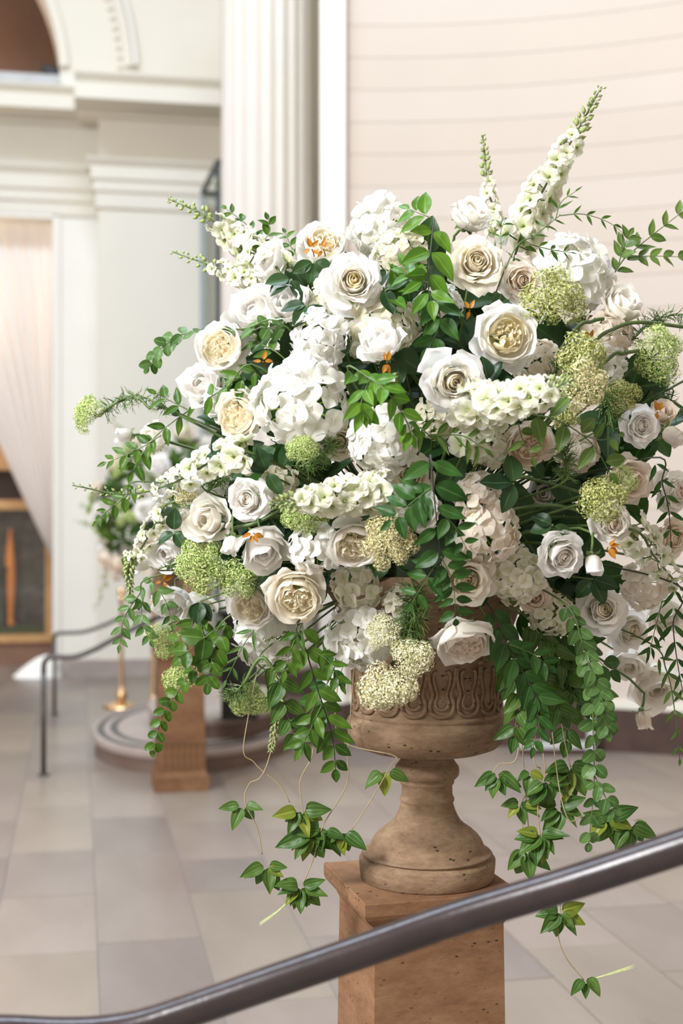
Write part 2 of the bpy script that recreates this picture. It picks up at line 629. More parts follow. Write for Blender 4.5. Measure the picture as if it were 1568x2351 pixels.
def entablature(name, x0, x1, v, zf, mat, parts):
    """Mouldings as stepped courses: (top pixel, bottom pixel, projection at top, at bottom)."""
    for i, (y0, y1, p0, p1) in enumerate(parts):
        b = MB()
        z0, z1 = zf(y1, -max(p0, p1)), zf(y0, -max(p0, p1))
        n = 6
        prof = [(v + 0.2, z0), (v - p1, z0)]
        for q in range(1, n):
            t = q / n
            prof.append((v - (p1 + (p0 - p1) * smooth(t)), z0 + (z1 - z0) * t))
        prof += [(v - p0, z1), (v + 0.2, z1)]
        e0 = x0 - min(0.24, max(p0, p1))
        idx = [[b.vert((xx, y, z)) for y, z in prof] for xx in (e0, x1)]
        m = len(prof)
        for k in range(m):
            k2 = (k + 1) % m
            b.face((idx[0][k], idx[0][k2], idx[1][k2], idx[1][k]))
        b.face(idx[0][::-1]); b.face(idx[1])
        structure(b.build(name, mat, None, WALL))


ENT_R = [(168, 195, 0.62, 0.54), (194, 230, 0.60, 0.60), (229, 262, 0.22, 0.10), (362, 385, 0.13, 0.07), (385, 412, 0.08, 0.08),
         (412, 440, 0.055, 0.055), (440, 478, 0.03, 0.03)]
entablature('trim_2', xr, XE, 0.0, zr, M['plaster'], ENT_R)
ENT_L = [(190, 214, 0.58, 0.50), (213, 245, 0.56, 0.56), (244, 275, 0.20, 0.10), (375, 400, 0.13, 0.07), (400, 430, 0.08, 0.08),
         (430, 458, 0.055, 0.055), (458, 490, 0.03, 0.03)]
for i, e in enumerate(ENT_L):
    entablature('trim_3', -6, xr, 0.45, zl, M['plaster'], [e])

# upper wall with the arched opening
vU = 0.5
xc, zc = wx(-407, 200, vU)
rad = wx(138, 200, vU)[0] - xc
zb = zl(190)
zc = max(zc, zb + 0.05)
b = MB()
TOP = 8.6
N = 40
xs = [xc - rad - 0.8] + [xc - rad * math.cos(math.pi * k / N) for k in range(N + 1)] + [XE]
for k in range(len(xs) - 1):
    def lo(x):
        d = abs(x - xc)
        return zb if d >= rad else min(TOP - 0.05, zc + math.sqrt(max(0, rad * rad - d * d)))
    x0, x1 = xs[k], xs[k + 1]
    l0, l1 = lo(x0 if k else x0), lo(x1)
    if k == 0 or k == len(xs) - 2:
        b.box(x0, x1, vU, vU + 0.6, zb if k == 0 else zb, TOP)
    else:
        i = [b.vert(p) for p in ((x0, vU, l0), (x1, vU, l1), (x1, vU, TOP), (x0, vU, TOP), (x0, vU + .6, l0), (x1, vU + .6, l1))]
        b.face((i[0], i[1], i[2], i[3])); b.face((i[1], i[0], i[4], i[5]))
structure(b.build('wall_upper', M['plaster'], None, WALL))
# archivolt bands
for r0, r1, pr, mt in ((1.0, 1.04, 0.05, 'plaster'), (1.29, 1.32, 0.05, 'plaster'), (1.325, 1.345, 0.08, 'plaster_white')):
    b = MB()
    def arc(u, v, r0=r0, r1=r1, pr=pr):
        a = math.pi * (0.02 + 0.5 * u)
        r = rad * (r0, r0, r1, r1)[int(round(v * 3))]
        y = (vU, vU - pr, vU - pr, vU)[int(round(v * 3))]
        return (xc + r * math.cos(a), y, zc + r * math.sin(a))
    b.grid(arc, 40, 3)
    structure(b.build('trim_4', M[mt], None, WALL))
# bead course along the arch
b = MB()
for k in range(46):
    a = math.pi * (0.02 + 0.5 * k / 45)
    r = rad * 1.265
    b.lathe([(0.004, -.03), (.026, -.018), (.034, 0), (.026, .018), (.004, .03)], 8)
    n8 = 40
    c = Vector((xc + r * math.cos(a), vU - 0.01, zc + r * math.sin(a)))
    for q in range(len(b.v) - n8, len(b.v)):
        b.v[q] = tuple(Vector(b.v[q]) + c)
o = structure(b.build('trim_5', M['plaster'], None, WALL)); o['kind'] = 'structure'
# niche behind the arch
b = MB(); b.box(xc - 4, xc + rad + 1.5, 3.0, 3.2, zb - 0.3, TOP); b.box(xc - 4, xc + rad + 1.5, vU + .1, 3.0, zb - 0.3, zb - 0.02)
b.box(xc + rad + 0.6, xc + rad + 0.8, vU + .6, 3.0, zb - .3, TOP); b.box(xc - 4, xc + rad + 1.5, vU, 3.0, TOP - .1, TOP + .1)
structure(b.build('wall_niche', M['brown_wall'], None, WALL))
x0, z0 = wx(-300, 185, 0.42)
x1, z1 = wx(136, 160, 0.42)
b = MB(); b.box(x0, x1, 0.40, 0.7, zb - 0.02, zb + 0.06); b.box(x0, x1, 0.44, 0.52, zb + 0.06, zb + 0.10)
structure(b.build('sill_upper', M['sill'], None, WALL))
t_ = thing('spotlight', 'black spotlight lamp on the ledge under the high arch', 'lamp', WALL @ T((wx(116, 150, .6)[0], 0.62, zb + 0.06)))
b = MB(); b.lathe([(0.05, 0), (0.05, 0.02), (0.015, 0.025), (0.015, 0.09)], 16); b.build('lamp_base', M['black'], t_, None, True)
b = MB(); b.lathe([(0.045, -0.1), (0.06, -0.07), (0.075, 0.02), (0.085, 0.12), (0.07, 0.12)], 20)
b.build('lamp_body', M['black'], t_, T((0, 0, 0.12)) @ Matrix.Rotation(math.radians(115), 4, 'Y'), True)
nl = bpy.data.lights.new('niche_lamp', 'POINT'); nl.energy = 45; nl.color = (1, 0.70, 0.5); nl.shadow_soft_size = 0.2
no = bpy.data.objects.new('niche_lamp', nl); COL.objects.link(no); no.matrix_basis = WALL @ T((xc + 0.4, 1.6, zb + 0.9))

# grey marble base course
b = MB(); b.box(xr - 0.3, XE, -0.06, 0.1, 0, zr(1513)); b.box(xL + .05, xr - 0.3, 0.2, 0.5, 0, zr(1513))
structure(b.build('baseboard_back', M['marble_base'], None, WALL))

# doorway: dark room, display cabinet, drape
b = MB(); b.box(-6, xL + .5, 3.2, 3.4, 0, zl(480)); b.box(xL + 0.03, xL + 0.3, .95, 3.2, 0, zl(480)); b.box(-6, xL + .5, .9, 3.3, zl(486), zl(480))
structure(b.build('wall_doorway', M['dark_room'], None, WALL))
V = 1.25
q = lambda px, py: wx(px, py, V)
cab = thing('display_cabinet', 'gold framed wooden display cabinet inside the draped doorway', 'cabinet', WALL @ T((q(60, 1500)[0], V, 0)))
ox = q(60, 1500)[0]
xl_, xr_ = -2.2, q(131, 1300)[0] - ox
zz = lambda y: q(60, y)[1]
b = MB(); b.box(xl_, xr_, 0, 0.6, 0, zz(1474)); b.build('plinth', M['brown_wood'], cab)
b = MB(); b.box(xl_, xr_ + .04, -0.05, 0.6, zz(1474), zz(1456)); b.build('lower_rail', M['gold_wood'], cab)
b = MB(); b.box(q(104, 1300)[0] - ox, xr_, -0.03, 0.6, zz(1456), zz(1150)); b.build('right_stile', M['gold_wood'], cab)
b = MB(); b.box(xl_, xr_, -0.03, 0.6, zz(1170), zz(1148)); b.build('upper_rail', M['gold_wood'], cab)
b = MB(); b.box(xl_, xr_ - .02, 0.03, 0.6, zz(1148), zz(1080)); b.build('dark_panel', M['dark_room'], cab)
b = MB(); b.box(xl_, xr_, -0.06, 0.6, zz(1080), zz(1012)); b.build('header_board', M['gold_wood'], cab)
b = MB(); b.box(xl_, xr_, 0.55, 0.6, zz(1456), zz(1170)); b.build('back_panel', plain('cabinet_back', (0.10, 0.085, 0.07), 0.8, vary=0.7, scale=7), cab)
b = MB(); b.box(xl_, xr_ - .14, 0.02, 0.6, zz(1456), zz(1440)); b.build('green_base', plain('green_felt', (0.05, 0.065, 0.02), 0.9), cab)
b = MB(); b.box(xl_, q(104, 1300)[0] - ox, 0.0, 0.006, zz(1456), zz(1170)); b.build('glass_pane', M['glass_dark'], cab)
xo, zo = wx(24, 1372, V + 0.35)
h_ = wx(24, 1215, V + 0.35)[1] - zz(1440)
vase = thing('orange_vase', 'tall orange spindle vase behind the cabinet glass', 'vase', WALL @ T((xo, V + 0.3, zz(1440))))
b = MB(); b.lathe([(0.05, 0), (0.05, 0.02), (0.03, 0.1 * h_), (0.045, .25 * h_), (0.062, .45 * h_), (0.052, .7 * h_), (0.03, .9 * h_), (0.022, h_), (0.03, h_ + .01)], 24)
b.build('body', M['orange'], vase, None, True)
b = MB(); b.lathe([(0.085, 0), (0.09, 0.02), (0.07, 0.03), (0.07, 0.62), (0.09, 0.64), (0.09, 0.66)], 20)
o = b.build('dark_figure', M['black'], None, WALL @ T((wx(-2, 1400, V)[0], V + .25, zz(1440))), True)
tag(o, 'dark slim post standing left of the orange vase in the cabinet', 'post')
wl = bpy.data.lights.new('drape_fill', 'POINT'); wl.energy = 110; wl.color = (1, 0.78, 0.58); wl.shadow_soft_size = 0.3  # added fill light to brighten the drape; stands for no fitting
wo = bpy.data.objects.new('drape_fill', wl); COL.objects.link(wo); wo.matrix_basis = WALL @ T((xL - 1.2, 0.9, 3.9))

vC = 0.72
ct = wx(135, 505, vC); cl = wx(-230, 505, vC); tie = wx(131, 1305, vC)


def curtain(u, v):
    x_top = cl[0] + (ct[0] - cl[0]) * u
    w = (1 - v) ** 0.95
    x = tie[0] - 0.0 + (x_top - ct[0]) * w
    z = ct[1] + (tie[1] - ct[1]) * v
    f = u * 19 * 2 * math.pi
    amp = 0.030 * (0.35 + 0.65 * min(1, v * 3)) * (0.35 + 0.65 * w)
    return (x + 0.02 * math.sin(f * 0.5 + 1) * w, vC + amp * math.sin(f + 1.3 * math.sin(u * 9)) + 0.12 * (1 - w), z)


b = MB(); b.grid(curtain, 300, 30)
tag(b.build('drape', M['sheer'], None, WALL, True), 'sheer white drape swept aside in the tall doorway', 'curtain')
# the drape's hem spread on the floor
b = MB()
xa, xb_ = wx(36, 1560, 0.1)[0], wx(136, 1560, 0.1)[0]


def hem(u, v):
    a = u * 2 * math.pi
    r = 1 - v
    h = 0.20 * math.sin(v * math.pi / 2) * (1 + 0.25 * noise.noise((math.cos(a) * 2, math.sin(a) * 2, v * 2)))
    cx = (xa + xb_) / 2
    sk = 0.28 * v
    return (cx + sk * (xb_ - xa) + (xb_ - xa) * 0.55 * r * math.cos(a) * (1 + 0.08 * math.sin(9 * a)), 0.12 + 0.2 * r * math.sin(a) * (1 + 0.1 * math.sin(7 * a)), max(0.002, h))


b.grid(hem, 48, 10, wrap=True)
tag(b.build('fabric_heap', M['fabric'], None, WALL, True), 'heap of white fabric on the floor beside the doorway', 'fabric')

# curved wall on the right, in stone courses
CC, CR = Vector((0.27, 4.93)), 5.0


def ang(px):
    """Angle on the curved wall where pixel column px meets it."""
    m = (px - 784) / F
    a_, b_, c_ = 1 + m * m, -2 * (m * CC.x + CC.y), CC.length_squared - CR * CR
    s = (-b_ + math.sqrt(b_ * b_ - 4 * a_ * c_)) / (2 * a_)
    return math.atan2(s - CC.y, s * m - CC.x)


a0, a1 = ang(793), ang(2600)
wr = MB()


def arcwall(b, z0, z1, r0, r1, aa=a0, ab=a1, n=36, m=0):
    def fn(u, v):
        a = aa + (ab - aa) * u
        k = int(round(v * 4)) % 4
        r = (r0, r0, r1, r1)[k]
        z = (z0, z1, z1, z0)[k]
        return (CC.x + r * math.cos(a), CC.y + r * math.sin(a), z)
    i = len(b.v)
    b.grid(fn, n, 4, m)
    b.face([i + k * (n + 1) for k in (3, 2, 1, 0)], m)
    b.face([i + n + k * (n + 1) for k in (0, 1, 2, 3)], m)


arcwall(wr, 0, 7.6, CR + 0.02, CR + 0.3)
wall_right = structure(wr.build('wall_right', M['joint'], None, None, True))
k = 0
z = 0.30
while z < 7.5:
    b = MB(); arcwall(b, z + 0.0015, z + 0.2355, CR, CR + 0.05)
    b.build('stone_course', M['pink_stone' if k % 3 else 'pink_stone_b'], wall_right)
    z += 0.237; k += 1
b = MB(); arcwall(b, 0, 0.30, CR - 0.06, CR + 0.1); structure(b.build('baseboard_right', M['brown_marble']))
b = MB(); arcwall(b, 0.30, 0.36, CR - 0.03, CR + 0.1); structure(b.build('trim_6', M['plaster']))
# white pilaster strip at the end of the curved wall
p = at(764, 1175, 9.93)
b = MB(); b.box(p.x - 0.094, p.x + 0.094, 9.86, 10.3, 0.3, 7.6)
structure(b.build('trim_7', M['plaster_white']))
b = MB(); b.box(p.x - 0.6, p.x + 0.094, 9.84, 10.3, 0, 0.3)
structure(b.build('baseboard_pilaster', M['brown_marble']))
# wall set back behind the column
b = MB(); b.box(-0.62, p.x + 0.09, 13.3, 13.5, 0, 8.5)
b.box(p.x - .094, p.x + 0.09, 10.3, 13.3, 0, 8.5)
structure(b.build('wall_return', M['plaster']))

# fluted column
cx_, cy_ = (612 - 784) / F * 12.2, 12.2
R_ = 107 / F * 12.2
b = MB()


def flute(u, v):
    a = u * 2 * math.pi
    g = abs(math.sin(a * 11))
    r = R_ * (1 - 0.085 * g ** 0.6) * (1 - 0.04 * v)
    return (r * math.cos(a), r * math.sin(a), 0.55 + v * 7.5)


b.grid(flute, 264, 4, wrap=True)
o = structure(b.build('fluted_column', M['column'], None, T((cx_, cy_, 0)), True))
b = MB(); b.lathe([(R_ * 1.22, 0.30), (R_ * 1.25, 0.34), (R_ * 1.22, 0.40), (R_ * 1.10, 0.43), (R_ * 1.08, 0.47), (R_ * 1.14, 0.50), (R_ * 1.1, 0.55)], 64)
b.build('column_base', M['column'], o, None, True)
b = MB(); b.box(-R_ * 1.32, R_ * 1.32, -R_ * 1.32, R_ * 1.32, 0, 0.3); b.build('column_plinth', M['brown_marble'], o)


# round-ended steps
def disc(b, ax, ay, z0, z1, nose=0.02, m=0, n=72):
    prof = [(-nose, z0), (-nose, z1 - 0.06), (0, z1 - 0.05), (0.004, z1 - 0.02), (-0.006, z1)]
    i = len(b.v)
    for d, z in prof:
        for k in range(n):
            a = 2 * math.pi * k / n
            b.vert(((ax + d) * math.cos(a), (ay + d) * math.sin(a), z))
    for j in range(len(prof) - 1):
        for k in range(n):
            k2 = (k + 1) % n
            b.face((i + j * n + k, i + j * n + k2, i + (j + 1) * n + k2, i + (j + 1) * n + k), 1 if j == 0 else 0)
    b.face([i + (len(prof) - 1) * n + k for k in range(n)], m)


stp = thing('round_steps', 'round two-tier stone steps with dark inlaid rings', 'steps', T((-1.075, 10.0, 0)))
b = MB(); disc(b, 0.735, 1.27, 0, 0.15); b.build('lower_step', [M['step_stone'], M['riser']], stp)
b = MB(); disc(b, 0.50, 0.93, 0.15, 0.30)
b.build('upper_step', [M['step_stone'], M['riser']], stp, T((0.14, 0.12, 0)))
for s_, w_ in ((0.925, 0.03), (0.80, 0.03)):
    b = MB()
    def ring(u, v, s_=s_, w_=w_):
        a = 2 * math.pi * u
        k = int(round(v * 3))
        dd = (-w_, -w_, w_, w_)[k] * 0.9
        return ((0.735 * s_ + dd) * math.cos(a), (1.27 * s_ + dd) * math.sin(a), (0.149, 0.152, 0.152, 0.149)[k])
    b.grid(ring, 72, 3, wrap=True)
    b.build('dark_inlay', M['inlay'], stp)

# tall glass case behind the column
gc = thing('glass_case', 'tall grey-framed glass case standing behind the fluted column', 'display case', T((0, 0, 0)))
g0 = Vector((-1.163, 12.72, 0)); g1 = Vector((-1.163 - 0.27, 13.95, 0)); HG = 5.0
gx = Vector((0.5, 0.097, 0))
for nm, p_, w_, mt in (('front_post', g0, 0.021, 'case_metal'), ('rear_post', g1, 0.028, 'case_metal_pale'), ('far_front_post', g0 + gx, 0.03, 'case_metal'), ('far_rear_post', g1 + gx * 0.9, 0.03, 'case_metal_pale')):
    b = MB(); b.box(-w_, w_, -w_, w_, 0, HG - 0.035); b.build(nm, M[mt], gc, T(p_) @ ROOM)
for nm, pa, pb in (('top_rail', g0, g1), ('front_top_rail', g0, g0 + gx), ('rear_top_rail', g1, g1 + gx * .9)):
    b = MB(); b.tube([pa + Vector((0, 0, HG)), pb + Vector((0, 0, HG))], 0.03, 4); b.build(nm, M['case_metal'], gc)
for pa, pb in ((g0, g1), (g0, g0 + gx)):
    b = MB(); i = [b.vert(pp) for pp in (pa, pb, pb + Vector((0, 0, HG)), pa + Vector((0, 0, HG)))]; b.face(i)
    b.build('glass_pane', M['glass'], gc)
b = MB(); i = [b.vert(pp) for pp in (g1, g1 + gx * .9, g1 + gx * .9 + Vector((0, 0, HG)), g1 + Vector((0, 0, HG)))]; b.face(i)
b.build('glass_pane', M['glass'], gc)

# black plinth on the steps
p = at(549, 1655, 9.1)
b = MB(); b.box(-0.122, 0.122, -0.12, 0.12, 0, 0.70)
bp = thing('black_plinth', 'plain black plinth standing on the round steps behind the flowers', 'plinth', T((p.x, 9.22, 0.30)))
b.build('body', M['black_box'], bp)
b = MB(); b.box(-0.14, 0.14, -0.138, 0.138, 0.70, 0.73); b.build('top_board', M['black_box'], bp)

# low kerb by the curved wall
p = at(1352, 1720, 9.5)
kb = thing('low_partition', 'low grey partition with a pale upright post at the curved wall', 'partition', T((p.x, 9.45, 0)))
b = MB(); b.box(-0.025, 0.025, -0.03, 0.03, 0, 0.46); b.build('post', M['sill'], kb)
b = MB(); b.box(-0.5, -0.025, -0.02, 0.02, 0.045, 0.10); b.build('rail', M['sill'], kb)
b = MB(); b.box(-0.5, -0.025, -0.01, 0.01, 0.0, 0.45); b.build('panel', M['brown_marble'], kb)

# far handrails
def rail(name, label, pts, r, post_xyz, mat, n=40, sides=12):
    o = thing(name, label, 'handrail', T(post_xyz[0]))
    inv = T(post_xyz[0]).inverted()
    b = MB(); b.tube([inv @ p for p in spline(pts, n)], r, sides); b.build('handrail_bar', mat, o, None, True)
    for pz in post_xyz:
        base = Vector(pz); top = base.copy(); top.z = pz_top[tuple(round(c, 3) for c in pz)]
        b = MB(); b.tube([inv @ base, inv @ top], r * 0.95, sides); b.build('post', mat, o, None, True)
        b = MB(); b.lathe([(r * 2.2, 0), (r * 2.2, 0.008), (r * 1.2, 0.014)], 20); b.build('base_flange', mat, o, inv @ T(base), True)
    return o


pz_top = {}
def post_at(x, y, z, top):
    p = (x, y, z); pz_top[tuple(round(c, 3) for c in p)] = top; return p


Y1 = 8.71
p1 = at(100, 1780, Y1); p1.z = 0
t1 = at(100, 1545, Y1)
e1 = at(420, 1395, 8.9)
rail('handrail', 'nearer dark metal handrail bending down to a post at left',
     [t1, at(101, 1525, Y1), at(108, 1513, Y1), at(124, 1508, Y1), at(170, 1508, Y1), at(215, 1492, Y1), at(262, 1467, Y1), at(330, 1432, Y1), e1], 0.0175,
     [post_at(p1.x, p1.y, 0.0, t1.z), post_at(e1.x, e1.y, 0.15, e1.z)], M['dark_metal'])
Y2 = 11.3
p2 = at(125, 1640, Y2)
t2 = at(125, 1470, Y2)
e2 = at(420, 1385, 11.4)
rail('handrail', 'farther dark handrail in front of the white jamb',
     [t2, at(126, 1460, Y2), at(135, 1454, Y2), at(190, 1451, Y2), at(235, 1437, Y2), at(275, 1420, Y2), at(340, 1400, Y2), e2], 0.0165,
     [post_at(p2.x, p2.y, 0.0, t2.z), post_at(e2.x, e2.y, 0.0, e2.z)], M['dark_metal'])

# brass stanchions
for px, Yb, lab in ((279, 11.75, 'left brass stanchion post behind the round steps'), (352, 11.2, 'brass stanchion post half hidden by the far pedestal')):
    p = at(px, 1600, Yb)
    s = thing('brass_stanchion', lab, 'stanchion', T((p.x, Yb, 0)), 'brass stanchions by the round steps')
    b = MB(); b.lathe([(0.16, 0), (0.16, 0.012), (0.12, 0.03), (0.05, 0.045), (0.03, 0.06)], 32); b.build('base', M['brass'], s, None, True)
    b = MB(); b.lathe([(0.022, 0.05), (0.045, 0.08), (0.05, 0.11), (0.04, 0.14), (0.022, 0.16), (0.018, 0.18), (0.018, 0.92), (0.03, 0.94), (0.03, 0.97)], 20)
    b.build('post', M['brass'], s, None, True)
    b = MB(); b.lathe([(0.012, 0), (0.03, 0.012), (0.036, 0.036), (0.03, 0.06), (0.006, 0.072)], 16); b.build('finial', M['brass'], s, T((0, 0, 0.97)), True)

# near handrail
YR = 1.98
near = [at(-420, 2372, 2.02), at(-160, 2372, 2.0), at(0, 2369, YR), at(130, 2374, YR), at(230, 2371, YR), at(330, 2354, YR), at(450, 2315, YR), at(620, 2256, YR), at(850, 2177, YR),
        at(1050, 2107, YR), at(1300, 2031, YR - .03), at(1568, 1943, YR - .08), at(1900, 1832, YR - .14), at(2250, 1715, YR - .2)]
pa, pb = near[0], near[-1]
rail('handrail', 'near round handrail painted bronze brown crossing in front of the pedestal', near, 0.0248,
     [post_at(pa.x, pa.y, 0.0, pa.z), post_at(pb.x, pb.y, 0.0, pb.z)], M['rail'], 120, 24)

# ------------------------------------------------------------------ pedestals and urns
PC = Vector((0.178, 3.11, 0))
PROT = math.radians(15)


def relief_tubes(sgn):
    out = []
    inner = [(0.0, -0.064), (0.011, -0.060), (0.0155, -0.048), (0.011, -0.036), (0.0105, -0.028), (0.0155, -0.012), (0.0185, 0.004), (0.0175, 0.016), (0.012, 0.021)]
    outer = [(0.0, -0.0795), (0.013, -0.078), (0.024, -0.068), (0.027, -0.052), (0.0215, -0.036), (0.021, -0.026), (0.026, -0.010), (0.0295, 0.010), (0.0305, 0.030)]
    return inner, outer


def make_pedestal(root):
    b = MB(); b.square([(0.180, 0), (0.180, 0.085), (0.172, 0.10), (0.160, 0.115), (0.157, 0.13)]); b.build('base', M['pedestal'], root)
    b = MB(); b.square([(0.157, 0.13), (0.149, 0.80)]); b.build('shaft', M['pedestal'], root)
    b = MB(); b.square([(0.149, 0.785), (0.154, 0.795), (0.156, 0.803), (0.168, 0.813), (0.176, 0.822), (0.179, 0.829), (0.180, 0.832), (0.180, 0.857), (0.178, 0.86)]); b.build('cap', M['pedestal'], root)
    for sd in range(4):
        for k in range(-3, 4):
            b = MB()
            b.box(-0.014, 0.014, -0.007, 0.006, 0, 0.15); b.box(-0.016, 0.016, -0.009, 0.006, 0.15, 0.165)
            b.build('carved_rib', M['pedestal'], root, Matrix.Rotation(sd * math.pi / 2, 4, 'Z') @ T((k * 0.040, -0.1555, 0.132)))


URN_FOOT = [(0.150, 0.0), (0.153, 0.003), (0.156, 0.03), (0.157, 0.046), (0.1565, 0.052), (0.151, 0.058), (0.148, 0.066), (0.1505, 0.070), (0.147, 0.078), (0.137, 0.083), (0.1345, 0.093), (0.131, 0.099),
            (0.1295, 0.103), (0.125, 0.112), (0.117, 0.122), (0.104, 0.133), (0.089, 0.143), (0.078, 0.153), (0.070, 0.166), (0.064, 0.180), (0.0605, 0.192), (0.060, 0.196), (0.0625, 0.199), (0.0630, 0.204), (0.0605, 0.209), (0.0585, 0.214),
            (0.0580, 0.234), (0.0615, 0.238), (0.063, 0.243), (0.0615, 0.247), (0.068, 0.251), (0.0735, 0.258), (0.0745, 0.266), (0.073, 0.274), (0.066, 0.281), (0.059, 0.286), (0.058, 0.294)]
URN_BOWL = [(0.058, 0.288), (0.10, 0.289), (0.135, 0.294), (0.160, 0.303), (0.173, 0.314), (0.1815, 0.328), (0.186, 0.345), (0.1865, 0.358), (0.182, 0.366), (0.171, 0.371), (0.1695, 0.375), (0.1745, 0.379), (0.1735, 0.384), (0.1675, 0.388),
            (0.1675, 0.42), (0.1680, 0.46), (0.170, 0.49), (0.176, 0.52), (0.19, 0.56), (0.205, 0.60), (0.214, 0.63), (0.226, 0.650), (0.236, 0.660), (0.240, 0.672), (0.239, 0.690), (0.232, 0.700), (0.215, 0.700), (0.19, 0.66), (0.16, 0.60)]


def _zmap(z):
    k = [(0, 0), (.046, .041), (.058, .050), (.093, .068), (.133, .110), (.204, .182), (.266, .245), (.281, .264), (.294, .294)]
    for (a, b), (c, d) in zip(k, k[1:]):
        if z <= c:
            return b + (d - b) * (z - a) / (c - a)
    return z


URN_FOOT = [(r if not (.055 < z < .068) else r - .004, _zmap(z)) for r, z in URN_FOOT]


def make_urn(root):
    b = MB(); b.lathe(URN_FOOT, 96); b.build('foot', M['urn'], root, None, True)
    b = MB(); b.lathe(URN_BOWL, 128, cap=False); b.build('bowl', M['urn'], root, None, True)
    inner, outer = relief_tubes(1)
    NN = 17
    zc_ = 0.472
    ar = MB()
    for path, r, lift in ((inner, 0.0040, 0.002), (outer, 0.0050, 0.002)):
        pts = []
        full = [(-x, z) for x, z in path[::-1]] + path[1:]
        for x, z in full:
            zz_ = zc_ + z
            a = x / 0.170
            rr = (0.1675 if zz_ < 0.44 else 0.1675 + 0.0025 * (zz_ - 0.44) / 0.05 + (0.0 if zz_ < 0.49 else (zz_ - .49) * .2)) + lift
            pts.append(Vector((rr * math.sin(a), -rr * math.cos(a), zz_)))
        ar.tube(spline(pts, 40), r, 6)
    me = ar.mesh('arch_moulding', M['urn'], True)
    bd = MB(); bd.lathe([(0.001, -0.009), (0.006, -0.007), (0.009, 0), (0.006, 0.007), (0.001, 0.009)], 12)
    mb_ = bd.mesh('boss', M['urn'], True)
    for k in range(NN):
        a = 2 * math.pi * (k + 0.35) / NN
        put('arch_moulding', me, root, Matrix.Rotation(a, 4, 'Z'))
        put('boss', mb_, root, Matrix.Rotation(a + math.pi / NN, 4, 'Z') @ T((0, -0.171, zc_ + 0.038)))


ped = thing('pedestal', 'near square terracotta pedestal under the large flower urn', 'pedestal', T(PC) @ Matrix.Rotation(PROT, 4, 'Z'), 'pair of terracotta pedestals')
make_pedestal(ped)
UC = Vector((0.197, 3.11, 0.86))
urn = thing('urn', 'weathered tan stone urn holding the large arrangement in front', 'urn', T(UC), 'pair of stone urns')
make_urn(urn)
FAR = Vector((-1.0, 8.36, 0))


def copy_tree(o, parent=None):
    c = o.copy(); COL.objects.link(c)
    if parent is not None:
        c.parent = parent
    for ch in list(o.children):
        copy_tree(ch, c)
    return c


ped2 = copy_tree(ped); ped2.matrix_basis = T(FAR) @ Matrix.Rotation(TH, 4, 'Z') @ Matrix.Diagonal((0.92, 0.92, 1, 1)); ped2['label'] = 'far terracotta pedestal with carved base standing by the round steps'
urn2 = copy_tree(urn); urn2.matrix_basis = T(FAR + Vector((0, 0, 0.86))); urn2['label'] = 'far stone urn on the distant pedestal, mostly hidden by flowers'

# ------------------------------------------------------------------ plant meshes
HEART = Vector((0.197, 3.13, 1.60))          # where every stem ends, inside the urn mouth


def dome(px, py, o=0.0):
    """Distance of the arrangement's surface at a pixel: a rounded mass about 1.3 m wide round the urn."""
    up = py < 1120
    s = ((px - 975) / 660.0) ** 2 + ((py - 1120) / (690.0 if up else 430.0)) ** 2
    Y = 3.11 - 0.43 * math.sqrt(max(0.0, 1 - s))
    if py > 1280 and abs(px - 975) < 270:
        Y = min(Y, 2.84)
    return Y + o


def petal_mesh(name, prof, phi, cut, point, curl, ruf, mats, seed, nu=8, nv=9, p=2.4):
    b = MB()
    sd = Vector((seed * 3.17, seed * 1.3, seed * 7.7))

    def fn(u, v):
        x = u * 2 - 1
        vv = v ** 0.9
        ve = vv * (1 - cut * abs(x) ** p) + point * vv * math.exp(-(x / 0.16) ** 2)
        r, z = curve2(prof, min(1, ve))
        if ve > 1:
            r2, z2 = curve2(prof, 0.94)
            r += (r - r2) * (ve - 1) / 0.06; z += (z - z2) * (ve - 1) / 0.06
        a = x * phi * (0.30 + 0.70 * smooth(v / 0.62))
        r += curl * abs(x) ** 3 * v
        r += ruf * v * v * noise.noise(Vector((x * 1.9, v * 1.5, 0)) + sd)
        z += ruf * 0.8 * v * v * noise.noise(Vector((x * 2.3, v * 1.2, 5)) + sd)
        return (r * math.cos(a), r * math.sin(a), z)
    b.grid(fn, nu, nv)
    return b.mesh(name, mats, True)


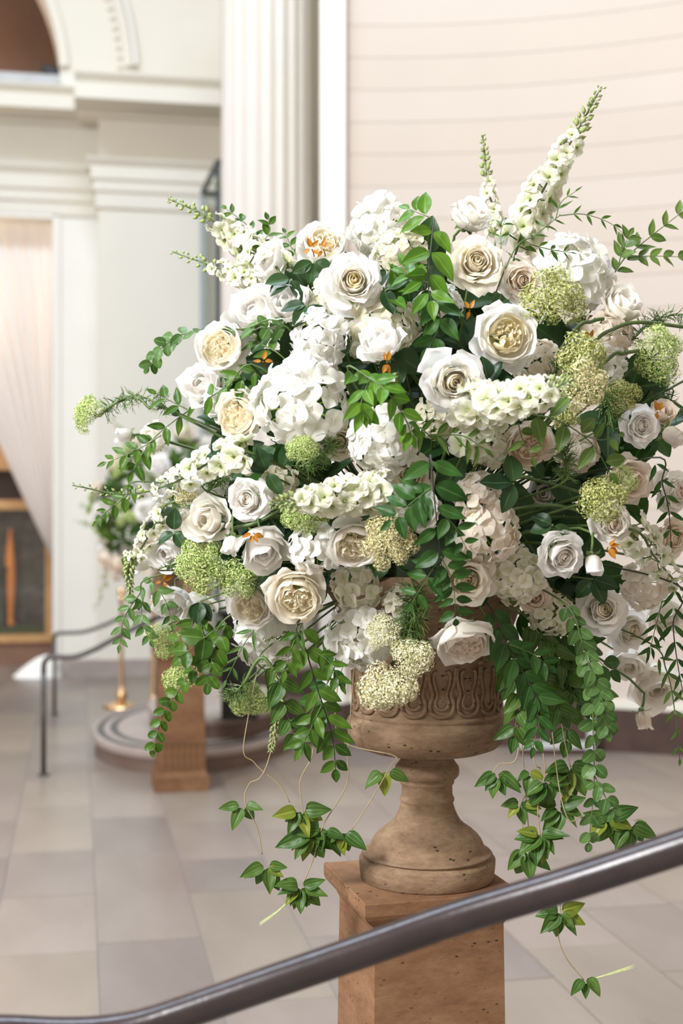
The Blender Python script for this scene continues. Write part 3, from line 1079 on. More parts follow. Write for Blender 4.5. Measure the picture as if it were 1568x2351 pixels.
LAYERS = {   # name: (profile, angle, cut, point, curl, ruffle)
    'core_a': ([(0, .15), (.04, .2), (.052, .30), (.036, .385)], 2.5, .10, 0, 0, .02),
    'core_b': ([(.01, .12), (.075, .18), (.088, .29), (.078, .388)], 1.9, .14, 0, 0, .016),
    'core_c': ([(.01, .08), (.105, .15), (.128, .28), (.120, .388)], 1.45, .16, 0, 0, .02),
    'inner': ([(.02, .02), (.155, .08), (.185, .26), (.172, .36), (.188, .388)], 1.15, .24, .02, .01, .04),
    'inner_b': ([(.02, .02), (.175, .08), (.215, .25), (.212, .35), (.238, .385)], 1.0, .25, .03, .01, .05),
    'mid': ([(.03, .01), (.2, .07), (.255, .24), (.262, .325), (.305, .365)], .92, .28, .06, .03, .07),
    'outer': ([(.04, 0), (.25, .05), (.31, .18), (.365, .285), (.455, .30)], .78, .30, .10, .03, .10),
    'guard': ([(.05, 0), (.28, .02), (.41, .09), (.49, .13), (.535, .10)], .66, .30, .14, -.01, .12),
    'cup_o': ([(.05, 0), (.30, .05), (.42, .2), (.44, .32), (.475, .37)], .82, .28, .05, .02, .09),
    'cup_m': ([(.04, 0), (.26, .07), (.36, .22), (.365, .34), (.345, .385)], .82, .22, .03, 0, .08),
    'cup_i': ([(.03, 0), (.2, .07), (.29, .2), (.295, .32), (.27, .36)], .8, .2, .0, 0, .07),
    'fold': ([(.0, .16), (.05, .2), (.062, .29), (.055, .345)], 1.35, .2, .0, .0, .06),
    'fold_b': ([(.0, .16), (.09, .2), (.105, .29), (.10, .35)], 1.1, .2, .0, .0, .08),
    'bud_i': ([(.02, 0), (.18, .13), (.235, .36), (.15, .62), (.05, .72)], 1.25, .14, .0, 0, .02),
    'bud_o': ([(.03, 0), (.21, .10), (.275, .34), (.24, .58), (.285, .70)], 1.25, .24, .04, .03, .07),
    'tul_c': ([(.02, .02), (.11, .12), (.15, .36), (.08, .56)], 1.8, .14, .0, 0, .03),
    'tul_i': ([(.02, 0), (.17, .10), (.23, .34), (.18, .58)], 1.3, .18, .02, 0, .05),
    'tul_m': ([(.03, 0), (.21, .08), (.285, .3), (.265, .52), (.29, .60)], 1.1, .24, .05, .03, .08),
    'tul_o': ([(.03, 0), (.25, .06), (.35, .24), (.375, .44), (.45, .53)], .88, .28, .10, .02, .10),
    'tul_g': ([(.04, 0), (.27, .03), (.40, .15), (.47, .27), (.54, .27)], .70, .30, .14, .0, .12),
}
_pm = {}


def petal(layer, mat, var):
    k = (layer, mat, var)
    if k not in _pm:
        prof, phi, cut, pt, curl, ruf = LAYERS[layer]
        _pm[k] = petal_mesh('petal', prof, phi, cut, pt, curl, ruf, M[mat], var + len(layer) * 5.1)
    return _pm[k]


FORMS = {   # layer, count, which pigment (0 centre, 1 middle, 2 outside), tilt spread
    'open': [('core_a', 3, 0), ('core_b', 4, 0), ('core_c', 4, 0), ('inner', 5, 1), ('inner_b', 6, 1), ('mid', 6, 1), ('outer', 7, 2), ('guard', 5, 2)],
    'garden': [('cup_i', 5, 0), ('cup_m', 6, 1), ('cup_o', 6, 2), ('guard', 6, 2)],
    'side': [('tul_c', 3, 1), ('tul_i', 4, 1), ('tul_m', 5, 2), ('tul_o', 5, 2), ('tul_g', 4, 2)],
    'bud': [('bud_i', 4, 2), ('bud_o', 3, 2)],
}
PIG = {'white': ('white_i', 'white_o', 'white_o'), 'yellow': ('yel_i', 'white_i', 'white_o'), 'cream': ('cream_i', 'cream_o', 'cream_o'),
       'creamwhite': ('cream_i', 'white_i', 'white_o'), 'peach': ('peach_i', 'peach_o', 'peach_o'), 'blush': ('peach_o', 'white_i', 'white_i')}


def leaf_mesh(name, wid, fold, bend, mat, kind='ruscus', twist=0.0, seed=0):
    """Leaf of length 1 along x, normal z."""
    b = MB()
    nv = 30 if kind == 'rose' else 12
    nu = 8 if kind == 'vine' else 4

    def outline(v):
        if kind == 'round':
            return math.sin(math.pi * v ** 0.85) ** 0.55
        if kind == 'vine':
            return (math.sin(math.pi * min(1, v ** 0.62)) ** 0.85) * (1 - 0.12 * v)
        if kind == 'rose':
            return (math.sin(math.pi * v ** 0.85) ** 0.75) * (1 + 0.07 * ((v * 13) % 1))
        if kind == 'lance':
            return math.sin(math.pi * v ** 0.75) ** 1.1
        return math.sin(math.pi * v ** 0.72) ** 1.0

    def fn(u, v):
        x = u * 2 - 1
        w = wid * 0.5 * max(0.0, outline(v))
        z = abs(x) * w * fold - bend * v * v + 0.04 * noise.noise(Vector((v * 3, x, seed * 3.1))) * (v > 0.02)
        if kind == 'vine':
            z += 0.012 * math.cos(x * 4 * math.pi) * (1 - v)
        y = x * w
        t = twist * v
        return (v * (1 - 0.25 * bend * v), y * math.cos(t) - z * math.sin(t) * 0, z * math.cos(t) + y * math.sin(t))
    b.grid(fn, nu, nv)
    return b.mesh(name, mat, True)


_lm = {}
LEAFK = {'ruscus': (0.46, 0.30), 'lance': (0.24, 0.35), 'round': (0.72, 0.22), 'vine': (0.58, 0.40), 'rose': (0.62, 0.30)}


def leaf(kind, mat, var):
    k = (kind, mat, var)
    if k not in _lm:
        w, f = LEAFK[kind]
        _lm[k] = leaf_mesh('leaf', w * (1 + 0.10 * (var - 1)), f, (0.05, 0.16, 0.30)[var], M[mat], kind, (-0.3, 0.0, 0.4)[var], var)
    return _lm[k]


def add_leaf(parent, inv, p, d, n, ln, kind, mat, r):
    o = put('leaf', leaf(kind, mat, r.randrange(3)), parent, inv @ frame(d, n, p, ln))
    return o


def axis3(ax, rest=None):
    """Direction of a bloom from its tilt right / up; the remainder faces the camera."""
    x, z = ax
    q = x * x + z * z
    y = -math.sqrt(max(0.02, 1 - q))
    return Vector((x, y, z)).normalized()


def stem_to_heart(root, p, a, r, mat='stem', back=0.06, spread=0.07):
    """Stem from a bloom's base into the urn's mouth, in the bloom's own frame."""
    inv = root.matrix_basis.inverted()
    h = HEART + Vector((r.uniform(-spread, spread), r.uniform(-spread, spread), r.uniform(-0.05, 0.05)))
    p1 = p - a * back
    pts = [p, p1, p1.lerp(h, 0.45) + Vector((0, 0, 0.02)), h]
    sc = root.matrix_basis.to_scale().x
    b = MB(); b.tube([inv @ q for q in spline(pts, 9)], 0.0032 / sc, 5)
    return b.build('stem', M[mat], root, None, True)


def calyx_mesh():
    b = MB()
    b.lathe([(0.02, -0.09), (0.055, -0.07), (0.075, -0.03), (0.07, 0.01), (0.04, 0.03)], 12)
    for k in range(5):
        a = 2 * math.pi * k / 5
        def fn(u, v):
            x = (u * 2 - 1) * 0.05 * math.sin(math.pi * min(1, 0.12 + v * 0.88)) * 1.2
            r = 0.06 + 0.20 * v
            z = -0.01 + 0.10 * v - 0.12 * v * v
            p = Vector((r, x, z + abs(u - .5) * 0.03))
            return Matrix.Rotation(a, 3, 'Z') @ p
        b.grid(fn, 2, 6)
    return b.mesh('calyx', M['calyx'], True)


CALYX = calyx_mesh()


def rose(cx, cy, d, ax, form, pig, label, o=0.0, group='roses of the large arrangement'):
    r = random.Random(int(cx * 7 + cy * 13 + d))
    Y = dome(cx, cy, o)
    s = d * Y / F * (1.0 if form in ('open', 'garden') else 1.08)
    a = axis3(ax)
    depth = {'open': 0.20, 'garden': 0.2, 'side': 0.30, 'bud': 0.36}[form]
    p = at(cx, cy, Y) - a * depth * s
    t = thing('rose' if form != 'bud' else 'rose_bud', label, 'rose', zframe(a, p, s, r.uniform(0, 6.28)), group)
    cols = PIG[pig]
    for li, (ly, n, ci) in enumerate(FORMS[form]):
        off = r.uniform(0, 6.28)
        for k in range(n):
            an = off + 2 * math.pi * k / n + r.uniform(-.25, .25)
            lo_ = ly in ('core_a', 'core_b', 'core_c'); sc = r.uniform(0.95, 1.05) if lo_ else r.uniform(0.88, 1.10)
            tilt = r.uniform(-.12, .12) * (0.4 if lo_ else 1) + (0.12 if k % 2 else -0.04) * (ly in ('mid', 'outer', 'tul_m', 'tul_o', 'guard'))
            Mx = Matrix.Rotation(an, 4, 'Z') @ Matrix.Rotation(tilt, 4, 'Y') @ Matrix.Diagonal((sc, sc, sc * r.uniform(.95, 1.05), 1))
            put('petal', petal(ly, cols[ci], r.randrange(3)), t, Mx)
    if form == 'garden':                       # quartered heart
        for qd in range(4):
            qa = 2 * math.pi * (qd + r.uniform(-.12, .12)) / 4
            ro = r.uniform(.105, .15); c = T((ro * math.cos(qa), ro * math.sin(qa), r.uniform(-.01, .03)))
            for ly, n in (('fold', 3), ('fold_b', 4)):
                for k in range(n):
                    an = qa + math.pi + 2 * math.pi * k / n + r.uniform(-.6, .6)
                    sq = r.uniform(.8, 1.15)
                    put('petal', petal(ly, cols[0], r.randrange(3)), t, c @ Matrix.Rotation(an, 4, 'Z') @ Matrix.Rotation(r.uniform(-.22, .22), 4, 'Y') @ Matrix.Diagonal((sq, sq * r.uniform(.8, 1.3), r.uniform(.94, 1.06), 1)))
    put('calyx', CALYX, t, Matrix.Scale(1.6 if form == 'bud' else 1.35, 4))
    stem_to_heart(t, p, a, r)
    return t


def floret_mesh(mat, seed):
    b = MB()
    r = random.Random(seed)
    for k in range(4):
        a0 = math.pi / 2 * k + r.uniform(-.15, .15)
        tl = r.uniform(0.0, 0.28); wv = r.uniform(-.1, .1)
        def fn(u, v):
            x = u * 2 - 1
            rr = 0.03 + 0.49 * v * (1 - 0.16 * abs(x) ** 2.2)
            w = 0.33 * math.sin(math.pi * (0.10 + 0.72 * v)) ** 0.8
            z = 0.05 + tl * v - 0.16 * v * v + 0.05 * math.sin(x * 2.2 + seed) * v + 0.06 * x * x * v + wv * v
            if k % 2:
                z += 0.025
            return Matrix.Rotation(a0, 3, 'Z') @ Vector((rr, x * w, z))
        b.grid(fn, 4, 5)
    b.lathe([(0.028, 0.05), (0.036, 0.075), (0.02, 0.10)], 6)
    return b.mesh('floret', M[mat], True)


_fl = {}


def hydrangea(cx, cy, d, ax, mat, label, o=0.0, n=46, fs=0.30, squash=0.82, group='hydrangea heads of the large arrangement'):
    r = random.Random(int(cx * 3 + cy * 17))
    Y = dome(cx, cy, o)
    s = d * Y / F
    a = axis3(ax)
    p = at(cx, cy, Y) - a * 0.12 * s
    t = thing('hydrangea', label, 'hydrangea', zframe(a, p, s, r.uniform(0, 6.28)), group)
    ped_ = MB()
    R = 0.43
    for k in range(n):
        z = 1 - (k + 0.5) / n * 1.45
        ph = k * 2.39996 + r.uniform(-.25, .25)
        q = math.sqrt(max(0, 1 - z * z))
        dr = Vector((q * math.cos(ph), q * math.sin(ph), z))
        rr = R * r.uniform(0.88, 1.08)
        pos = Vector((dr.x * rr, dr.y * rr, dr.z * rr * squash))
        nn = (dr + Vector((r.uniform(-.45, .45), r.uniform(-.45, .45), r.uniform(-.3, .45)))).normalized()
        key = (mat, r.randrange(5))
        if key not in _fl:
            _fl[key] = floret_mesh(mat, key[1] + 1)
        put('floret', _fl[key], t, zframe(nn, pos, fs * r.uniform(.85, 1.15), r.uniform(0, 6.28)))
        if k % 2 == 0:
            ped_.tube([Vector((0, 0, -0.38)), dr * 0.18 + Vector((0, 0, -0.15)), pos], [0.016, 0.012, 0.008], 4, cap=False)
    o_ = ped_.build('flower_stalks', M['pedicel'], t, None, True)
    o_['kind'] = 'stuff'
    stem_to_heart(t, p - a * 0.36 * s, a, r, back=0.02)
    return t


def delph_mesh(seed):
    b = MB()
    r = random.Random(seed)
    for k in range(5):
        a0 = 2 * math.pi * k / 5 + r.uniform(-.12, .12)
        tl = r.uniform(.15, .45)
        def fn(u, v):
            x = u * 2 - 1
            rr = 0.02 + 0.50 * v * (1 - 0.18 * abs(x) ** 2.2)
            w = 0.31 * math.sin(math.pi * (0.12 + 0.70 * v)) ** 0.8
            z = 0.12 + tl * v * (1.25 - v) + 0.14 * x * x * v
            return Matrix.Rotation(a0, 3, 'Z') @ Vector((rr, x * w, z))
        b.grid(fn, 4, 5)
    b.lathe([(0.03, 0.12), (0.075, 0.17), (0.06, 0.24), (0.015, 0.27)], 7, 1)
    b.tube([Vector((0, 0, -0.25)), Vector((0, 0, 0.13))], [0.022, 0.03], 5, 2)
    for k in range(2):
        a0 = 3 * k + seed
        def sp(u, v):
            return Matrix.Rotation(a0, 3, 'Z') @ Vector((0.05 + 0.2 * v, (u - .5) * 0.14 * math.sin(math.pi * min(1, .1 + v * .9)), 0.10 + 0.02 * v))
        b.grid(sp, 2, 4, 1)
    return b.mesh('floret', [M['delph'], M['delph_eye'], M['stem']], True)


def bud_mesh(seed):
    b = MB()
    b.lathe([(0.02, 0.0), (0.22, 0.10), (0.31, 0.30), (0.27, 0.52), (0.10, 0.78), (0.02, 1.0)], 8)
    b.tube([Vector((0, 0, -0.9)), Vector((0.05, 0, -0.4)), Vector((0, 0, 0.03))], 0.075, 4)
    return b.mesh('bud', [M['bud']], True)


DF = [delph_mesh(k) for k in range(4)]
DB = [bud_mesh(0)]


def pixpath(pts, o=0.0):
    """Pixel points (px, py[, distance]) to points in space."""
    out = []
    for q in pts:
        Y = q[2] if len(q) > 2 else dome(q[0], q[1], o)
        out.append(at(q[0], q[1], Y))
    return out


def with_root(pts, r, frac=0.5):
    h = HEART + Vector((r.uniform(-.07, .07), r.uniform(-.07, .07), r.uniform(-.05, .05)))
    return [h, h.lerp(pts[0], frac) + Vector((0, 0, 0.015))] + pts


def delphinium(path, fl_px, label, o=0.0, nf=24, nb=16, split=0.62, bud_px=15, rad_px=26, kind='delphinium', group='delphinium spikes of the large arrangement'):
    r = random.Random(int(path[0][0] * 5 + path[-1][1]))
    P = pixpath(path, o)
    sp = spline(P, 40)
    sc = sp[0].y / F
    t = thing('delphinium', label, 'delphinium', T(P[0]), group)
    inv = T(P[0]).inverted()
    full = spline(with_root(P, r, 0.6), 30)
    b = MB(); b.tube([inv @ q for q in full], [0.0036 - 0.0019 * k / 29 for k in range(30)], 6); b.build('stem', M['stem'], t, None, True)

    def at_t(u):
        x = u * 39; i = min(int(x), 38)
        return sp[i].lerp(sp[i + 1], x - i), (sp[i + 1] - sp[i]).normalized()
    tot = nf + nb
    for k in range(tot):
        u = (k / nf * split) if k < nf else (split + (1 - split) * ((k - nf + .6) / nb))
        c, tg = at_t(min(1, u))
        side = tg.orthogonal().normalized()
        side = Matrix.Rotation(k * 2.39996 + r.uniform(-.4, .4), 3, tg) @ side
        if k < nf:
            g = 1 - 0.45 * (u / split) ** 1.6
            rd = rad_px * sc * g
            d = (side + tg * r.uniform(.0, .5) + Vector((0, -.25, 0))).normalized()
            put('floret', DF[r.randrange(4)], t, inv @ zframe(d, c + side * rd * 0.72, fl_px * sc * g * r.uniform(.88, 1.12), r.uniform(0, 6)))
        else:
            g = 1 - 0.62 * (k - nf) / nb
            d = (side * 0.85 + tg * 0.9).normalized()
            put('bud', DB[0], t, inv @ zframe(d, c + side * rad_px * sc * 0.42 * g, bud_px * 1.25 * sc * g * r.uniform(.85, 1.1)))
    return t


def umbellet_mesh(ma, mb, seed, n=170):
    b = MB()
    r = random.Random(seed)
    for k in range(n):
        z = 1 - (k + .5) / n * 1.15
        ph = k * 2.39996
        q = math.sqrt(max(0, 1 - z * z))
        dr = Vector((q * math.cos(ph), q * math.sin(ph), z))
        rr = r.uniform(0.58, 1.14)
        c = Vector((dr.x * rr, dr.y * rr, dr.z * rr * 0.75))
        m = 0 if r.random() < (0.62 if rr < .9 else 0.25) else 1
        nn = (dr + Vector((r.uniform(-.6, .6), r.uniform(-.6, .6), r.uniform(-.6, .6)))).normalized()
        X = nn.orthogonal().normalized(); Yv = nn.cross(X)
        e = r.uniform(0.10, 0.165)
        i0 = b.vert(c + nn * 0.02)
        ids = []
        for j in range(10):
            a = math.pi * j / 5
            rad_ = e if j % 2 == 0 else e * 0.38
            ids.append(b.vert(c + (X * math.cos(a) + Yv * math.sin(a)) * rad_ + nn * (0.05 if j % 2 == 0 else 0.0)))
        for j in range(10):
            b.face((i0, ids[j], ids[(j + 1) % 10]), m)
    return b.mesh('umbellet', [M[ma], M[mb]], False)


_um = {}


def umbel(cx, cy, d, ax, kind, label, o=0.0, n=11, stretch=1.0, cl=0.21, stem=None, fluff=1.0, group='green umbels of the large arrangement'):
    r = random.Random(int(cx * 11 + cy))
    Y = dome(cx, cy, o)
    s = d * Y / F
    a = axis3(ax)
    p = at(cx, cy, Y)
    t = thing('umbel', label, 'umbel', zframe(a, p, s), group)
    rays = MB()
    for k in range(n):
        rr = 0.41 * math.sqrt((k + .35) / n)
        ph = k * 2.39996 + r.uniform(-.3, .3)
        pos = Vector((rr * math.cos(ph), rr * math.sin(ph) * stretch, 0.16 - 0.9 * rr * rr + r.uniform(-.05, .05)))
        key = (kind, r.randrange(3))
        if key not in _um:
            _um[key] = umbellet_mesh('umb_%s_a' % kind, 'umb_%s_b' % kind, key[1] + 3)
        put('umbellet', _um[key], t, zframe((pos + Vector((0, 0, .35))).normalized(), pos, cl * r.uniform(.62, 1.2), r.uniform(0, 6)))
        rays.tube([Vector((0, 0, -0.36)), pos * 0.5 + Vector((0, 0, -.12)), pos], 0.010, 4, cap=False)
    rays.build('rays', M['stem'], t, None, True)
    inv = t.matrix_basis.inverted()
    base = p - a * 0.36 * s
    if stem:
        pts = [base] + pixpath(stem, 0.0)
    else:
        pts = [base, base - a * 0.05]
    h = HEART + Vector((r.uniform(-.06, .06), r.uniform(-.06, .06), 0))
    pts = pts + [pts[-1].lerp(h, 0.5), h]
    b = MB(); b.tube([inv @ q for q in spline(pts, 22)], 0.0034 / s, 5); b.build('stem', M['stem'], t, None, True)
    return t, [at(*((cx, cy, Y)))] + pts


def needles(parent, inv, path, ln, n, r, mat='needle', thick=0.0009):
    """Thread-like dill foliage along a path, joined as one part."""
    b = MB()
    sp = spline(path, 24)
    b.tube([inv @ q for q in sp], 0.0012, 4)
    for k in range(n):
        i = r.randrange(1, 23)
        tg = (sp[min(i + 1, 23)] - sp[i - 1]).normalized()
        d = (Vector((r.uniform(-1, 1), r.uniform(-1, 1), r.uniform(-1, 1))).normalized() + tg * 0.5).normalized()
        L = ln * r.uniform(.6, 1.2)
        p0 = sp[i]; p1 = p0 + d * L
        b.tube([inv @ p0, inv @ (p0 + d * L * .5 + Vector((0, 0, .002))), inv @ p1], [thick, thick, thick * .4], 3, cap=False)
        for j in range(2):
            d2 = (d + Vector((r.uniform(-1, 1), r.uniform(-1, 1), r.uniform(-1, 1))) * 0.8).normalized()
            b.tube([inv @ (p0 + d * L * (.35 + .3 * j)), inv @ (p0 + d * L * (.35 + .3 * j) + d2 * L * .5)], [thick, thick * .4], 3, cap=False)
    o = b.build('needles', M[mat], parent)
    o['kind'] = 'stuff'
    return o


def dill(path, ln_px, n, label, o=0.0, mat='needle', group='feathery dill fronds'):
    r = random.Random(int(path[0][0] + path[-1][1] * 3))
    P = pixpath(path, o)
    t = thing('dill_frond', label, 'frond', T(P[0]), group)
    inv = T(P[0]).inverted()
    b = MB(); b.tube([inv @ q for q in spline(with_root(P, r), 24)], [0.003 - 0.0018 * k / 23 for k in range(24)], 5); b.build('stem', M['stem'], t, None, True)
    needles(t, inv, P, ln_px * P[0].y / F, n, r, mat)
    return t


def leaves_on(t, inv, sp, n, ln, kind, mat, r, start, ang_, taper=0.35, pairs=True, tipleaf=True, side_n=(0, -1, 0.45), jit=0.45):
    m = len(sp)
    for k in range(n):
        u = start + (1 - start) * (k + 0.4) / n
        x = u * (m - 1); i = min(int(x), m - 2)
        c = sp[i].lerp(sp[i + 1], x - i); tg = (sp[i + 1] - sp[i]).normalized()
        nrm = (Vector(side_n) + Vector((r.uniform(-jit, jit), r.uniform(-jit, jit) * .5, r.uniform(-jit, jit)))).normalized()
        sd = tg.cross(nrm)
        sd = sd.normalized() if sd.length > 1e-5 else tg.orthogonal()
        L = ln * (1 - taper * abs(u - 0.35)) * r.uniform(.85, 1.1)
        for s_ in ((1, -1) if pairs else ((1,) if k % 2 else (-1,))):
            d = (tg * math.cos(ang_) + sd * s_ * math.sin(ang_) + Vector((0, r.uniform(-.25, .1), r.uniform(-.18, .05)))).normalized()
            add_leaf(t, inv, c + d * ln * 0.05, d, (nrm + sd * s_ * -0.25).normalized(), L, kind, mat, r)
    if tipleaf:
        tg = (sp[-1] - sp[-3]).normalized()
        add_leaf(t, inv, sp[-1], tg, Vector(side_n), ln * 0.6, kind, mat, r)


def branch(path, kind, mat, leaf_px, n, label, o=0.0, subs=(), ang_=0.85, start=0.05, stem='stem', pairs=True, rad=0.0026, root=True, side_n=(0, -1, 0.45), jit=0.45, taper=0.35, name='leaf_branch', cat='branch', group='leafy branches of the large arrangement'):
    r = random.Random(int(path[0][0] * 3 + path[-1][1] * 7 + n))
    P = pixpath(path, o)
    t = thing(name, label, cat, T(P[0]), group)
    inv = T(P[0]).inverted()
    sp = spline(P, 36)
    full = spline(with_root(P, r), 34) if root else sp
    nn = len(full)
    b = MB(); b.tube([inv @ q for q in full], [rad * (1 - 0.65 * k / (nn - 1)) for k in range(nn)], 5)
    b.build('stem', M[stem], t, None, True)
    kx = 1.0 if kind == 'lance' else 1.16
    ln = leaf_px * P[0].y / F * kx
    leaves_on(t, inv, sp, n, ln, kind, mat, r, start, ang_, pairs=pairs, side_n=side_n, jit=jit, taper=taper)
    for sub in subs:
        pth, lp, k = sub[:3]
        Q = pixpath(pth, o)
        sq = spline(Q, 24)
        b = MB(); b.tube([inv @ q for q in sq], [rad * (.55 - .3 * j / 23) for j in range(24)], 4)
        b.build('side_stem', M[stem if stem != 'stem_dark' else 'stem'], t, None, True)
        leaves_on(t, inv, sq, k, lp * Q[0].y / F * kx, kind, mat, r, 0.12, ang_, pairs=pairs, side_n=side_n, jit=jit, taper=taper)
    return t


def sprig(cx, cy, leaf_px, dirs, label, o=0.0, kind='rose', mat='rose_leaf', name='leaf_sprig', cat='leaf sprig', group='dark rose leaf sprigs', jit=0.35):
    """A short shoot with a fan of leaves; dirs are angles in the picture plane (degrees, 0 right, 90 up)."""
    r = random.Random(int(cx * 5 + cy * 3))
    Y = dome(cx, cy, o)
    p = at(cx, cy, Y)
    t = thing(name, label, cat, T(p), group)
    inv = T(p).inverted()
    pts = [p + Vector((0.004, 0.035, -0.008)), p + Vector((0.002, .015, -.002)), p] if mat == 'orange_leaf' else with_root([p], r)
    b = MB(); b.tube([inv @ q for q in spline(pts, 10)], 0.0014 if mat == 'orange_leaf' else 0.0022, 5); b.build('stem', M['stem' if mat != 'orange_leaf' else 'orange_leaf'], t, None, True)
    for a in dirs:
        a = math.radians(a + r.uniform(-8, 8))
        d = Vector((math.cos(a), r.uniform(-.5, .15), math.sin(a))).normalized()
        n = Vector((r.uniform(-jit, jit), -1, 0.5 + r.uniform(-jit, jit)))
        add_leaf(t, inv, p + d * 0.004, d, n, leaf_px * Y / F * r.uniform(.85, 1.1), kind, mat, r)
    return t


def vine(path, clusters, label, Y=2.98, mat='vine_leaf', group='trailing clematis vines', tip=None, root=None):
    """Wiry trailing stem with clusters of veined leaves: (px, py, count, leaf px, spread degrees)."""
    r = random.Random(int(path[0][0] * 3 + path[-1][1]))
    P = pixpath([(q[0], q[1], q[2] if len(q) > 2 else Y) for q in path])
    t = thing('clematis_vine', label, 'vine', T(P[0]), group)
    inv = T(P[0]).inverted()
    rt = [Vector((HEART.x + (P[0].x - HEART.x) * .3, 3.0, 1.56)), Vector((HEART.x + (P[0].x - HEART.x) * .8, min(P[0].y + .09, 3.05), 1.50))] if root is None else pixpath(root)
    full = spline(rt + P, 50)
    b = MB(); b.tube([inv @ q for q in full], 0.0013, 5); b.build('stem', M['stem_tan'], t, None, True)
    if tip:
        Q = pixpath([(q[0], q[1], Y) for q in tip])
        b = MB()
        for j in range(3):
            b.tube([inv @ (q + Vector((0, 0, (j - 1) * 0.003 * k / 9))) for k, q in enumerate(spline(Q, 10))], [0.0005 + 0.0004 * math.sin(k / 9 * math.pi) * (k > 5) for k in range(10)], 4)
        b.build('tendril', M['umb_lime_b'], t, None, True)
    for px, py, n, lp, spread in clusters:
        c = at(px, py, Y)
        for k in range(n):
            a = math.radians(-90 + 0.78 * spread * (2 * (k + .5) / n - 1) + r.uniform(-14, 14))
            d = Vector((math.cos(a), r.uniform(-.55, .2), math.sin(a))).normalized()
            nr = Vector((math.cos(a) * .4 + r.uniform(-.5, .5), -1.0, 0.45 + r.uniform(-.3, .3)))
            off = Vector((math.cos(a), -.3, math.sin(a))) * 0.012 * r.uniform(.2, 1)
            add_leaf(t, inv, c + off, d, nr, lp * Y / F * r.uniform(.8, 1.28), 'vine', mat if r.random() > 0.13 else 'vine_yellow', r)
    return t

# ------------------------------------------------------------------ the large arrangement
b = MB()
b.lathe([(0.17, 1.45), (0.20, 1.52), (0.225, 1.56), (0.225, 1.60), (0.20, 1.66), (0.14, 1.72), (0.06, 1.75), (0.005, 1.755)], 40)
tag(b.build('foam_mound', M['filler'], None, T((UC.x, UC.y, 0)), True), 'dark moss mound added in the near urn under the blooms', 'filler')  # unseen foam mound, added to keep the gaps between blooms dark

